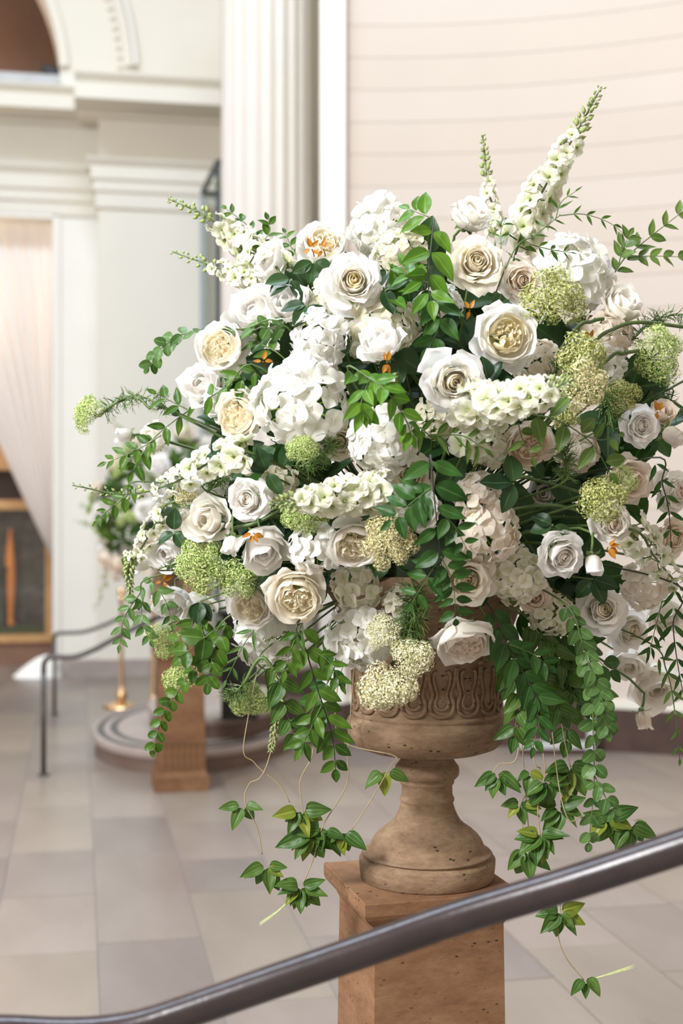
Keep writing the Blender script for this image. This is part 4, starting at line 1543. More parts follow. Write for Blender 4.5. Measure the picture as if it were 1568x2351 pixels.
for a in [
    # cx, cy, diameter px, tilt (right, up), form, pigment, label, depth offset
    (627, 600, 88, (-.82, .22), 'side', 'white', 'white half-open rose turned left above the dark blue-green leaves', -.02),
    (742, 562, 122, (.22, .52), 'garden', 'creamwhite', 'cream-centred garden rose facing up with orange leaflets on it', .03),
    (812, 646, 142, (.06, .10), 'open', 'yellow', 'large white spiral rose with yellow heart, upper left', -.05),
    (1093, 603, 132, (.05, .12), 'open', 'cream', 'cream spiral rose with pointed outer petals near the top', -.04),
    (1195, 645, 100, (.28, -.12), 'open', 'peach', 'small peach-cream rose beside the olive umbel at top', -.02),
    (1158, 770, 152, (.28, .02), 'garden', 'yellow', 'largest white garden rose with quartered yellow heart', -.05),
    (1040, 876, 152, (.16, -.16), 'open', 'creamwhite', 'big white rose with pointed top petals above the front delphinium', -.07),
    (874, 787, 104, (-.42, .62), 'side', 'white', 'white rose opening up-left on a bent green stem', -.05),
    (1080, 497, 92, (.42, .70), 'side', 'blush', 'blush white rose at the top edge beside the thin spike', .05),
    (510, 798, 124, (-.42, .12), 'garden', 'creamwhite', 'creamy garden rose at the upper left outline', -.01),
    (550, 953, 116, (-.55, .02), 'garden', 'cream', 'creamy rose touching the left side of the biggest hydrangea', -.03),
    (570, 1148, 106, (-.30, .06), 'open', 'white', 'pure white rose above the three lower-left rose buds', -.07),
    (530, 1250, 58, (-.22, -.80), 'bud', 'white', 'white rosebud hanging below the orange star leaflet', -.09),
    (604, 1256, 112, (.05, -.72), 'side', 'white', 'white drooping rose right of the hanging bud at left', -.04),
    (682, 1368, 134, (-.02, -.48), 'garden', 'cream', 'pale yellow rose drooping at the lower left, petal raised', -.09),
    (812, 1248, 124, (.05, -.50), 'garden', 'creamwhite', 'white rose with a raised petal left of the straw umbel', -.06),
    (398, 1383, 88, (-.20, -.66), 'side', 'white', 'white rose facing down at the far lower left', -.02),
    (326, 1292, 60, (-.88, -.25), 'bud', 'white', 'white rosebud pointing left at the outer left edge', -.02),
    (480, 1193, 100, (-.35, .05), 'side', 'blush', 'blush rose under the long left delphinium', -.02),
    (388, 1262, 100, (-.3, -.3), 'side', 'white', 'white rose behind the left umbel and bud', .04),
    (284, 999, 50, (-.92, .05), 'bud', 'white', 'small soft white bud behind the far left leaves', .12),
    (578, 1388, 112, (-.15, -.40), 'garden', 'creamwhite', 'shaded creamy rose left of the pale yellow rose', .02),
    (1066, 1468, 142, (.12, -.80), 'garden', 'blush', 'wide blush rose drooping over the bare urn rim', -.05),
    (1070, 1330, 138, (.16, -.10), 'open', 'cream', 'cream rose half covered by the hanging ruscus tip', .0),
    (1288, 1275, 122, (.32, -.28), 'open', 'white', 'white rose with ragged petals right of centre, bud beside it', -.06),
    (1362, 1296, 62, (.10, -.88), 'bud', 'white', 'white bud hanging beside the ragged white rose at right', -.09),
    (1406, 1202, 100, (.26, -.14), 'open', 'blush', 'blush rose under the right umbel', -.05),
    (1470, 978, 98, (.32, -.05), 'open', 'white', 'white spiral rose near the right edge', -.04),
    (1440, 1100, 104, (.45, -.25), 'side', 'peach', 'peach rose behind the right umbel', -.01),
    (1430, 704, 92, (.42, .58), 'side', 'blush', 'half-open blush rose at the upper right outline', .0),
    (1384, 1400, 112, (.06, .14), 'open', 'creamwhite', 'creamy rose at lower right, upper of two', -.03),
    (1444, 1445, 108, (.42, -.08), 'open', 'creamwhite', 'creamy rose at lower right, lower of two', -.03),
    (1530, 1412, 90, (.25, -.62), 'side', 'blush', 'dim blush rose at the right edge low down', .06),
    (1476, 1652, 54, (.12, -.96), 'bud', 'peach', 'single peach bud hanging lowest at right', .0),
    (1543, 1236, 98, (.48, -.26), 'open', 'peach', 'peach rose cut by the right edge', .0),
    (1550, 1130, 104, (.55, .0), 'open', 'blush', 'blush rose behind the right-edge leaves', .05),
    (1517, 948, 66, (.4, .3), 'side', 'peach', 'small peach rose with orange leaflets at right edge', .03),
    (1545, 1000, 70, (.55, -.45), 'bud', 'blush', 'blush bud below the orange leaflets at right edge', -.02),
    (1214, 1020, 112, (.10, -.36), 'garden', 'peach', 'peach rose behind the hanging bright leaves', .0),
    (592, 722, 132, (-.3, .35), 'side', 'white', 'soft white rose behind the upper left spikes', .03),
    (662, 700, 100, (-.35, .35), 'side', 'white', 'white rose behind the blue-green leaf at upper left', -.01),
    (468, 880, 96, (-.45, .1), 'side', 'white', 'soft white rose under the upper left garden rose', .08),
    (780, 1012, 100, (-.1, -.2), 'open', 'cream', 'cream rose tucked under the biggest hydrangea', .02),
    (893, 871, 44, (-.30, -.10), 'bud', 'white', 'little round white bud in the middle of the bright leaves', -.12),
    (940, 1090, 108, (.0, -.1), 'open', 'cream', 'shaded cream rose behind the ruscus stem', .04),
    (965, 1175, 92, (-.1, .1), 'side', 'white', 'shaded white rose between the ruscus and straw umbel', .03),
    (1226, 1368, 86, (.2, -.2), 'open', 'peach', 'shaded peach rose under the ragged white rose', .05),
    (1502, 1575, 110, (.1, -.4), 'side', 'blush', 'dim blush rose behind the lower right twigs', .18),
    (1440, 1520, 90, (.0, -.6), 'side', 'blush', 'dim blush rose low behind the pair of creamy roses', .16),
    (505, 930, 70, (-.5, .1), 'side', 'white', 'white rose petals showing left of the creamy rose', .06),
    (1250, 1130, 84, (-.2, -.2), 'side', 'blush', 'shaded rose deep in the dark hollow', .25),
    (355, 1005, 70, (-.7, .2), 'side', 'blush', 'blush rose behind the left ruscus spray', .14),
    (455, 1400, 84, (-.2, -.5), 'side', 'blush', 'blush rose right of the far lower left rose', .06),
    (1640, 860, 110, (.7, .1), 'open', 'white', 'white rose past the right edge, upper', .05),
    (1660, 1090, 110, (.75, .0), 'open', 'creamwhite', 'creamy rose past the right edge, middle', .05),
    (1640, 1320, 110, (.7, -.2), 'open', 'white', 'white rose past the right edge, lower', .05),
]:
    rose(*a)

for a in [
    (686, 915, 222, (-.16, .14), 'hyd_w', 'biggest white hydrangea, left of centre', -.06, 64, .27),
    (866, 505, 150, (-.35, .55), 'hyd_w', 'white hydrangea at the very top showing lime stalks', .05, 36, .30),
    (918, 570, 126, (.0, .5), 'hyd_c', 'cream hydrangea below the top one', .02, 44, .27),
    (872, 745, 190, (.0, .1), 'hyd_c', 'cream hydrangea above the bent-stem white rose', .05, 60, .24),
    (732, 782, 136, (-.15, .0), 'hyd_w', 'white hydrangea right of the upper left garden rose', -.03, 44, .30),
    (1330, 618, 182, (.3, .35), 'hyd_w', 'large white hydrangea at the upper right', .02, 56, .29),
    (880, 1012, 158, (.0, -.1), 'hyd_w', 'white hydrangea under the bright green centre leaves', -.04, 46, .31),
    (1095, 1140, 112, (.0, .1), 'hyd_p', 'blush hydrangea right of the ruscus stem, upper', .03, 36, .32),
    (1122, 1222, 152, (.1, .0), 'hyd_p', 'blush hydrangea right of the ruscus stem, lower', .01, 50, .28),
    (1188, 1325, 138, (.1, -.2), 'hyd_c', 'cream hydrangea under the blush pair', .02, 54, .25),
    (1268, 1415, 106, (.1, -.2), 'hyd_c', 'small cream hydrangea left of the two lower right roses', .0, 46, .25),
    (816, 1352, 112, (-.1, -.3), 'hyd_c', 'shaded cream hydrangea against the urn rim', .04, 36, .32),
    (826, 1470, 158, (-.1, -.35), 'hyd_w', 'white hydrangea hanging over the urn at its left', -.03, 50, .29),
    (606, 1462, 166, (-.25, -.45), 'hyd_w', 'white hydrangea lowest at the left', .01, 54, .28),
    (1128, 1020, 122, (.05, -.4), 'hyd_c', 'shaded cream hydrangea below the front delphinium', .03, 48, .26),
    (925, 1392, 96, (.0, -.3), 'hyd_c', 'small shaded white hydrangea at the urn rim under the straw umbel', .03, 34, .32),
    (760, 690, 116, (-.1, .2), 'hyd_c', 'cream hydrangea under the large yellow-heart rose', .03, 44, .28),
    (1010, 700, 110, (.0, .2), 'hyd_w', 'white hydrangea behind the bright top centre leaves', .06, 40, .30),
    (1000, 960, 100, (.0, .0), 'hyd_c', 'cream hydrangea behind the star-shaped olive leaves', .08, 40, .30),
    (1330, 1030, 110, (.2, .0), 'hyd_p', 'shaded blush hydrangea behind the arching bright leaves', .10, 40, .30),
    (722, 1262, 124, (-.05, -.2), 'hyd_w', 'white hydrangea between two white roses low in the middle', -.03, 42, .33),
    (1400, 768, 124, (.3, .1), 'hyd_p', 'blush hydrangea behind the upper right stems', .06, 42, .30),
    (1243, 840, 124, (.15, .0), 'hyd_p', 'peach hydrangea behind the elongated umbel', .06, 42, .29),
    (1488, 1345, 116, (.3, -.2), 'hyd_p', 'dim blush hydrangea behind the right delphinium', .05, 42, .30),
    (642, 1112, 90, (-.1, .1), 'hyd_c', 'few cream florets right of the pure white rose', .03, 30, .36),
    (1392, 838, 106, (.2, .0), 'hyd_w', 'white hydrangea between the two right umbels', .05, 40, .30),
    (470, 1110, 110, (-.3, .1), 'hyd_w', 'white hydrangea behind the long left delphinium', .09, 40, .30),
]:
    hydrangea(*a)

delphinium([(640, 622), (560, 560), (470, 495), (386, 456, 3.14)], 70, 'white delphinium spike reaching up-left, upper of the pair', -.02, 24, 26, .60, 16, 30)
delphinium([(690, 705, 2.98), (600, 655, 3.03), (500, 615, 3.10), (396, 578, 3.18)], 54, 'softer white delphinium spike at upper left, lower of the pair', .1, 30, 18, .70, 14, 27)
delphinium([(1140, 540, 3.16), (1122, 440, 3.18), (1108, 310, 3.2)], 42, 'thin short delphinium spike rising at the top', .1, 16, 24, .62, 15, 15)
delphinium([(1190, 560, 3.08), (1245, 440, 3.09), (1320, 310, 3.1), (1381, 199, 3.1)], 64, 'tallest delphinium spike leaning right above everything', .0, 34, 32, .66, 17, 32)
delphinium([(575, 1040), (490, 1058), (395, 1110), (290, 1135, 3.08), (166, 1114, 3.08)], 60, 'long delphinium spike pointing left at mid height', -.06, 28, 26, .62, 14, 30)
delphinium([(885, 1132, 2.62), (790, 1140, 2.60), (700, 1150, 2.58), (620, 1158, 2.56)], 66, 'delphinium spike lying left across the middle', 0, 34, 22, .74, 16, 34)
delphinium([(1072, 930, 2.64), (1150, 925, 2.58), (1240, 900, 2.52), (1318, 872, 2.47)], 68, 'front delphinium spike pointing right at the centre', 0, 40, 16, .82, 15, 40)
delphinium([(1080, 1010, 2.72), (1110, 990, 2.66), (1160, 955, 2.62)], 58, 'cluster of loose delphinium florets under the front spike', 0, 12, 2, .95, 12, 30)
delphinium([(1448, 1215), (1500, 1275), (1550, 1335), (1610, 1400, 2.86)], 58, 'delphinium spike hanging at the right edge', -.08, 28, 14, .8, 14, 30)
delphinium([(410, 1150), (360, 1200, 2.98), (330, 1250, 3.0), (300, 1300, 3.02)], 40, 'short greenish delphinium at the lower left edge', 0, 22, 4, .92, 12, 22)
delphinium([(640, 1560, 3.0), (640, 1625, 3.02), (630, 1680, 3.02), (622, 1725, 3.02)], 15, 'drooping green bud tail left of the urn', 0, 2, 70, .02, 15, 20)
delphinium([(300, 1270, 3.05), (296, 1320, 3.05), (300, 1385, 3.05)], 15, 'drooping green bud tail at the lower left edge', 0, 2, 64, .02, 13, 18)

for a in [
    (1270, 690, 150, (.15, .25), 'olive', 'olive umbel touching the small peach rose', -.10, 15, 1.0, .20, None),
    (1330, 822, 118, (.1, .3), 'olive', 'upper half of the tall yellow-green umbel at right', -.13, 9, .9, .25, None),
    (1338, 890, 100, (.1, -.1), 'straw', 'lower half of the tall yellow-green umbel at right', -.14, 9, 1.3, .25, None),
    (1512, 812, 124, (.3, .2), 'lime', 'green umbel at the right edge', -.04, 13, 1.1, .22, None),
    (1380, 1150, 116, (.1, .0), 'olive', 'umbel above the blush rose at right', -.12, 12, .9, .22, None),
    (1428, 1100, 66, (.2, .2), 'lime', 'small upright umbel beside the peach rose at right', -.12, 8, 1.2, .25, None),
    (1302, 950, 72, (.0, .1), 'olive', 'dull olive umbel under the tall yellow-green one', -.04, 8, 1, .25, None),
    (1430, 912, 80, (.1, .2), 'olive', 'olive umbel above the right white spiral rose', -.06, 10, 1.1, .23, None),
    (895, 1244, 128, (.0, .1), 'straw', 'straw-coloured umbel in front of the urn rim', -.10, 16, 1.0, .18, None),
    (694, 1030, 82, (.0, .6), 'lime', 'fresh green umbel under the biggest hydrangea', -.10, 13, .8, .21, None),
    (700, 1178, 112, (-.1, -.4), 'lime', 'green umbel under the left-lying delphinium', -.04, 14, .9, .2, None),
    (462, 1300, 126, (-.2, .2), 'lime', 'grey-green umbel at the lower left', -.08, 17, 1.0, .19, None),
    (548, 1328, 96, (.0, -.1), 'lime', 'soft green umbel left of the pale yellow rose', -.03, 11, .9, .22, None),
    (202, 950, 82, (-.75, .15), 'lime', 'umbel at the far left end of an arching stem', .0, 10, 1.0, .26, [(240, 942, 3.09), (290, 912, 3.08), (325, 918, 3.06), (345, 938, 3.05), (390, 942, 3.02)]),
    (380, 1468, 88, (-.3, -.5), 'lime', 'yellow-green umbel hanging at the far lower left', .02, 10, 1.1, .24, None),
    (412, 1556, 72, (-.2, .3), 'lime', 'small lime umbel in front of the far pedestal', .0, 9, .7, .28, None),
    (584, 1602, 112, (-.1, -.5), 'lime', 'green umbel hanging below the lowest left hydrangea', .0, 14, .8, .2, None),
    (880, 1452, 84, (-.2, .3), 'pale', 'pale umbel against the left urn hydrangea, uppermost', -.07, 10, 1.1, .24, None),
    (945, 1508, 92, (.2, .2), 'pale', 'pale umbel over the urn, rightmost of three', -.08, 11, .9, .24, None),
    (888, 1578, 132, (.0, -.1), 'pale', 'pale umbel over the urn relief, lowest of three', -.08, 16, .62, .21, None),
    (430, 1130, 70, (-.2, .0), 'straw', 'faint umbel below the long left delphinium', .02, 8, .8, .25, None),
]:
    umbel(*a)

# leafy branches
branch([(988, 1045), (996, 1130), (1004, 1210), (1013, 1297)], 'ruscus', 'ruscus_deep', 76, 5, 'ruscus hanging down the centre on a black stem', -.14, [([(990, 1120), (950, 1150), (900, 1195)], 58, 4), ([(1004, 1168), (1045, 1210), (1072, 1262)], 46, 3), ([(1012, 1278), (985, 1320), (945, 1385)], 54, 3), ([(1013, 1278), (1040, 1340), (1046, 1420)], 50, 5)], 1.2, -.02, 'stem_dark', jit=.12, side_n=(0, -1, .3))
branch([(995, 520), (988, 580), (982, 645), (990, 690)], 'ruscus', 'ruscus_bright', 74, 4, 'bright leafy shoot at the top centre', -.08, [([(990, 500), (968, 492), (940, 480)], 56, 2), ([(985, 650), (960, 640), (925, 625)], 56, 2)], .95, -.05, 'stem_dark', jit=.5)
branch([(985, 655), (1000, 690), (1010, 740), (985, 800)], 'ruscus', 'ruscus_deep', 72, 4, 'deep green leaves between the yellow-heart roses', -.04, [], .75, .0, 'stem_dark', jit=.6)
branch([(1165, 605), (1230, 540), (1285, 495)], 'lance', 'ruscus', 46, 5, 'slender spray arching right over the top hydrangea', -.06, [([(1285, 495), (1340, 492), (1400, 512), (1440, 545)], 32, 5), ([(1275, 505), (1288, 465), (1320, 440)], 38, 2), ([(1215, 560), (1260, 572), (1310, 580)], 36, 3), ([(1150, 570), (1150, 530), (1160, 505)], 34, 2)], .75, .0, 'stem', jit=.4)
branch([(1405, 635, 3.06), (1450, 580, 3.08), (1510, 530, 3.1), (1575, 480, 3.12)], 'ruscus', 'olive_leaf', 44, 6, 'spray reaching past the upper right edge', 0, [([(1440, 590, 3.07), (1500, 588, 3.06), (1575, 590, 3.06)], 32, 4), ([(1420, 610, 3.07), (1430, 570, 3.05), (1445, 540, 3.05)], 36, 3)], .7, .0, 'stem', jit=.4)
branch([(660, 752), (560, 755), (430, 765, 3.08), (375, 795, 3.1), (342, 842, 3.12)], 'round', 'leaf_grey', 34, 12, 'grey-green spray pointing left at the upper left', -.02, [], .9, .0, 'stem', jit=.6)
branch([(600, 845), (520, 890), (430, 945, 3.03), (350, 1010, 3.04), (305, 1085, 3.05)], 'ruscus', 'ruscus', 52, 10, 'glossy ruscus spray reaching left at mid height', -.05, [([(370, 1000, 3.03), (310, 1035, 3.04), (245, 1062, 3.05)], 38, 4), ([(430, 940, 3.02), (400, 925, 3.02), (360, 905, 3.02)], 42, 2)], .9, .0, 'stem', jit=.5)
branch([(330, 1105, 3.02), (290, 1140, 3.03), (250, 1170, 3.04), (225, 1195, 3.05)], 'ruscus', 'ruscus', 32, 5, 'small leaves under the long left delphinium tip', 0, [], .9, .1, 'stem', jit=.5)
branch([(540, 1405, 2.98), (480, 1490, 3.0), (420, 1570, 3.02), (375, 1640, 3.03), (352, 1722, 3.04)], 'round', 'ruscus', 30, 12, 'spray hanging in front of the far pedestal', 0, [([(520, 1430, 2.98), (490, 1500, 2.98), (478, 1570, 2.98)], 40, 4), ([(500, 1440, 2.97), (450, 1480, 2.97), (415, 1510, 2.97)], 44, 2)], .85, .05, 'stem', jit=.6)
branch([(365, 1320, 3.02), (320, 1365, 3.03), (285, 1420, 3.04), (275, 1480, 3.05)], 'ruscus', 'leaf_grey', 34, 7, 'grey-green spray hanging at the left edge', 0, [([(330, 1350, 3.03), (325, 1420, 3.02), (345, 1470, 3.02)], 32, 4), ([(345, 1330, 3.02), (380, 1380, 3.0), (395, 1430, 3.0)], 34, 3)], .85, .05, 'stem', jit=.6)
branch([(690, 1420, 2.74), (705, 1500, 2.74), (730, 1585, 2.75), (748, 1640, 2.76), (765, 1700, 2.77), (770, 1765, 2.78)], 'ruscus', 'ruscus', 60, 9, 'long leafy branch hanging left of the urn', 0, [([(695, 1430, 2.74), (672, 1480, 2.73), (655, 1540, 2.73)], 48, 3), ([(712, 1490, 2.74), (755, 1520, 2.73), (782, 1570, 2.73)], 42, 3), ([(738, 1620, 2.75), (715, 1670, 2.75), (690, 1720, 2.75)], 50, 3)], .8, .02, 'stem_dark', jit=.4)
branch([(1122, 1390, 2.80), (1160, 1470, 2.80), (1205, 1550, 2.80), (1240, 1612, 2.80)], 'ruscus', 'ruscus_deep', 68, 7, 'dark ruscus branch hanging right of the urn', 0, [([(1170, 1480, 2.79), (1220, 1500, 2.79), (1260, 1530, 2.79)], 44, 3), ([(1225, 1590, 2.8), (1235, 1650, 2.8), (1225, 1715, 2.8)], 44, 4)], .8, .0, 'stem_dark', jit=.4)
branch([(1296, 1385, 2.78), (1335, 1470, 2.76), (1358, 1560, 2.75), (1362, 1680, 2.75), (1364, 1800, 2.75), (1352, 1935, 2.76)], 'round', 'leaf_grey', 36, 17, 'long round-leaved trail hanging at right', 0, [([(1345, 1510, 2.75), (1378, 1590, 2.74), (1395, 1680, 2.74)], 36, 6), ([(1364, 1780, 2.75), (1390, 1830, 2.74), (1410, 1870, 2.74)], 34, 3)], .8, .0, 'stem', jit=.6)
branch([(1550, 1340, 2.95), (1545, 1430, 2.97), (1555, 1520, 2.98), (1570, 1600, 3.0)], 'lance', 'ruscus_deep', 54, 7, 'dark narrow-leaved spray at the right edge low down', 0, [([(1520, 1380, 2.96), (1505, 1440, 2.96), (1490, 1500, 2.96)], 46, 4)], .7, .0, 'stem_dark', jit=.5)
branch([(800, 855, 2.62), (850, 870, 2.56), (890, 900, 2.53), (930, 960, 2.55), (945, 1000, 2.57)], 'ruscus', 'ruscus_bright', 56, 8, 'bright shoot with drooping leaves at the centre', 0, [([(850, 868, 2.56), (830, 920, 2.54), (835, 950, 2.54)], 52, 3)], .7, .0, 'stem', jit=.7)
branch([(1180, 970, 2.66), (1240, 955, 2.62), (1300, 975, 2.60), (1360, 1020, 2.62), (1400, 1085, 2.64)], 'ruscus', 'olive_leaf', 62, 7, 'bright leaves hanging from an arching stem right of centre', 0, [([(1190, 972, 2.65), (1200, 1010, 2.63), (1220, 1050, 2.63)], 40, 3), ([(1340, 1000, 2.61), (1380, 1010, 2.60), (1420, 1000, 2.62)], 40, 2)], 1.35, .0, 'stem', False, side_n=(0, -1, .2), jit=.25)
branch([(1500, 1050), (1520, 1110), (1535, 1170), (1540, 1240)], 'lance', 'ruscus_deep', 50, 5, 'dark pointed leaves over the right-edge peach roses', -.07, [], .8, .0, 'stem_dark', jit=.4)
branch([(625, 640, 3.08), (600, 570, 3.10), (570, 520, 3.11), (520, 480, 3.12)], 'ruscus', 'ruscus', 34, 5, 'small leaves behind the upper left delphinium', 0, [([(600, 560, 3.1), (620, 530, 3.1), (615, 505, 3.1)], 34, 2)], .8, .25, 'stem', jit=.4)
branch([(690, 610, 3.02), (670, 570, 3.03), (655, 535, 3.04)], 'ruscus', 'ruscus', 28, 3, 'tiny leaf shoot left of the orange leaflets', 0, [], .9, .2, 'stem', jit=.4)
branch([(660, 830), (600, 790), (580, 760), (640, 750)], 'ruscus', 'ruscus', 44, 5, 'mid-green leaves behind the upper left garden rose', .01, [], .8, .1, 'stem', jit=.6)
branch([(960, 990, 2.66), (990, 1000, 2.62), (1060, 1000, 2.62), (1110, 1030, 2.63)], 'lance', 'olive_leaf', 66, 6, 'star-shaped olive leaves below the big pointed rose', 0, [], 1.0, .0, 'stem', jit=.7)
branch([(640, 1330), (600, 1420, 2.95), (560, 1480, 2.96), (520, 1560, 2.97)], 'lance', 'leaf_grey', 52, 5, 'grey-green leaves beside the lowest left hydrangea', .04, [], .8, .0, 'stem', jit=.6)
branch([(1130, 1440, 2.84), (1170, 1520, 2.86), (1190, 1600, 2.86), (1180, 1690, 2.86)], 'vine', 'vine_leaf', 66, 7, 'veined leaves bunched right beside the urn bowl', 0, [([(1180, 1520, 2.86), (1240, 1560, 2.86), (1290, 1640, 2.86)], 62, 5)], .8, .0, 'stem', jit=.7)
branch([(1210, 1420, 2.88), (1270, 1500, 2.9), (1310, 1580, 2.9), (1300, 1700, 2.9)], 'vine', 'vine_leaf', 68, 8, 'veined leaves massed behind the round-leaved trail', 0, [([(1280, 1520, 2.9), (1330, 1560, 2.92), (1370, 1600, 2.92)], 60, 4), ([(1240, 1470, 2.9), (1220, 1560, 2.92), (1240, 1640, 2.92)], 62, 5)], .8, .0, 'stem', jit=.7)
branch([(1180, 1400, 2.92), (1260, 1440, 2.95), (1330, 1480, 2.95), (1400, 1540, 2.96)], 'ruscus', 'ruscus_deep', 66, 7, 'dark leaves under the small cream hydrangea', 0, [([(1300, 1470, 2.95), (1310, 1540, 2.95), (1340, 1620, 2.95)], 58, 4)], .9, .0, 'stem', jit=.7)
branch([(760, 1440, 2.86), (770, 1520, 2.87), (740, 1590, 2.88), (700, 1660, 2.9)], 'ruscus', 'ruscus_deep', 58, 6, 'shaded leaves behind the long left branch', 0, [], .85, .0, 'stem', jit=.6)
branch([(600, 1500, 2.96), (640, 1560, 2.96), (660, 1640, 2.97), (680, 1700, 2.97)], 'vine', 'vine_leaf', 60, 5, 'veined leaves left of the green bud tail', 0, [], .8, .1, 'stem', jit=.6)
branch([(1480, 1470, 2.98), (1530, 1540, 3.0), (1550, 1640, 3.0), (1560, 1740, 3.02)], 'lance', 'olive_leaf', 44, 7, 'thin olive spray hanging at the right edge', .0, [], .7, .0, 'stem', jit=.6)
branch([(470, 1390, 3.0), (440, 1440, 3.0), (400, 1480, 3.02)], 'ruscus', 'ruscus', 46, 4, 'leaves under the far lower left rose', 0, [([(460, 1400, 3.0), (470, 1460, 3.0), (500, 1500, 3.0)], 46, 3)], .9, .0, 'stem', jit=.6)
branch([(880, 700, 2.78), (915, 660, 2.76), (945, 600, 2.76)], 'ruscus', 'ruscus_bright', 62, 4, 'bright leaves beside the large yellow-heart rose', 0, [], .9, .1, 'stem', jit=.5)

# rose leaf sprigs with a place of their own
for a in [
    (668, 640, 76, (185, 210, 300), 'blue-green leaves under the left-turned white rose', -.05),
    (705, 700, 76, (185, 250, 320), 'blue-green leaf above the white upper left hydrangea', -.05),
    (880, 660, 76, (330, 290, 20), 'grey-green leaf right of the large yellow-heart rose', -.03),
    (770, 750, 80, (200, 250, 300), 'dark leaves above the biggest hydrangea', -.03),
    (400, 1220, 56, (95, 220, 300, 350), 'upright dark leaflets at the left above the umbel', -.06),
    (612, 1085, 70, (110, 150, 300, 350), 'dark leaflets over the pure white rose', -.05),
    (1395, 975, 88, (80, 170, 260, 320), 'black-green leaves left of the right white spiral rose', -.02),
    (1180, 1110, 84, (100, 180, 250, 330), 'heart-shaped dark leaves in the hollow', -.02),
    (1270, 1205, 72, (150, 200, 330), 'green leaf above the ragged white rose', -.03),
    (1120, 880, 66, (60, 100, 10), 'green leaf tips right of the big pointed rose', -.02),
    (720, 600, 60, (200, 260, 330), 'small dark leaves under the orange-leaved rose', -.03),
    (900, 810, 90, (250, 290, 330, 20), 'dark leaves behind the bent rose stem', .0),
    (1010, 780, 92, (60, 110, 200, 250), 'dark leaves left of the largest garden rose', .0),
    (460, 1380, 64, (250, 270, 300), 'long dark leaf under the grey-green umbel', -.06),
    (700, 1320, 62, (60, 90, 120, 20), 'dark leaves above the pale yellow rose', -.01),
    (1360, 1330, 72, (300, 350, 230), 'olive round leaves right of the hanging bud', .02),
]:
    sprig(a[0], a[1], a[2] * 0.86, a[3][:3], a[4], a[5])

# leaves deep between the blooms
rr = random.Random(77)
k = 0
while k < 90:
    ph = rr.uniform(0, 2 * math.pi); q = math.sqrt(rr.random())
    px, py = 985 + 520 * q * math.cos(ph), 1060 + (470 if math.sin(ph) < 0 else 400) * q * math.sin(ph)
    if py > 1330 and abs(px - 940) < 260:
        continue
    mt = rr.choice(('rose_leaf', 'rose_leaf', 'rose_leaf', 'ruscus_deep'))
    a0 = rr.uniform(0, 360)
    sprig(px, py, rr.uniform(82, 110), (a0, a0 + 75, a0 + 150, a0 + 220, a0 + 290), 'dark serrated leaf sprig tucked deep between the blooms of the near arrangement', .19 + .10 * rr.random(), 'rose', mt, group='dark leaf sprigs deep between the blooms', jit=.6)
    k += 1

for cx, cy, sz, dr, lab, o in [
    (716, 572, 26, (60, 110, 200, 330), 'orange leaflets on the upward garden rose', -.13),
    (742, 572, 24, (50, 90, 230), 'second orange leaflet inside the upward garden rose', -.10),
    (888, 832, 28, (80, 110, 260, 290), 'orange leaflets under the bent-stem white rose', -.10),
    (581, 1224, 26, (205, 250, 290, 335), 'orange star leaflet above the hanging left bud', -.13),
    (1352, 782, 28, (70, 110, 230, 300), 'russet leaflets under the upper right stems', -.06),
    (1510, 946, 28, (70, 110, 250), 'orange leaflets on the small right-edge peach rose', -.06),
    (1396, 1256, 30, (10, 50, 330, 300, 190), 'russet leaflets below the blush right rose', -.11),
    (374, 1334, 26, (20, 80, 200, 300), 'golden leaflets above the far lower left rose', -.06),
    (1078, 712, 24, (60, 120, 250), 'orange leaflet left of the largest garden rose', -.02),
    (604, 830, 24, (10, 80, 170), 'golden leaflet right of the upper left garden rose', -.02),
]:
    sprig(cx, cy, sz * 0.9, dr[:4], lab, o, 'ruscus', 'orange_leaf', 'orange_sprig', 'leaf sprig', 'orange leaflets', .5)

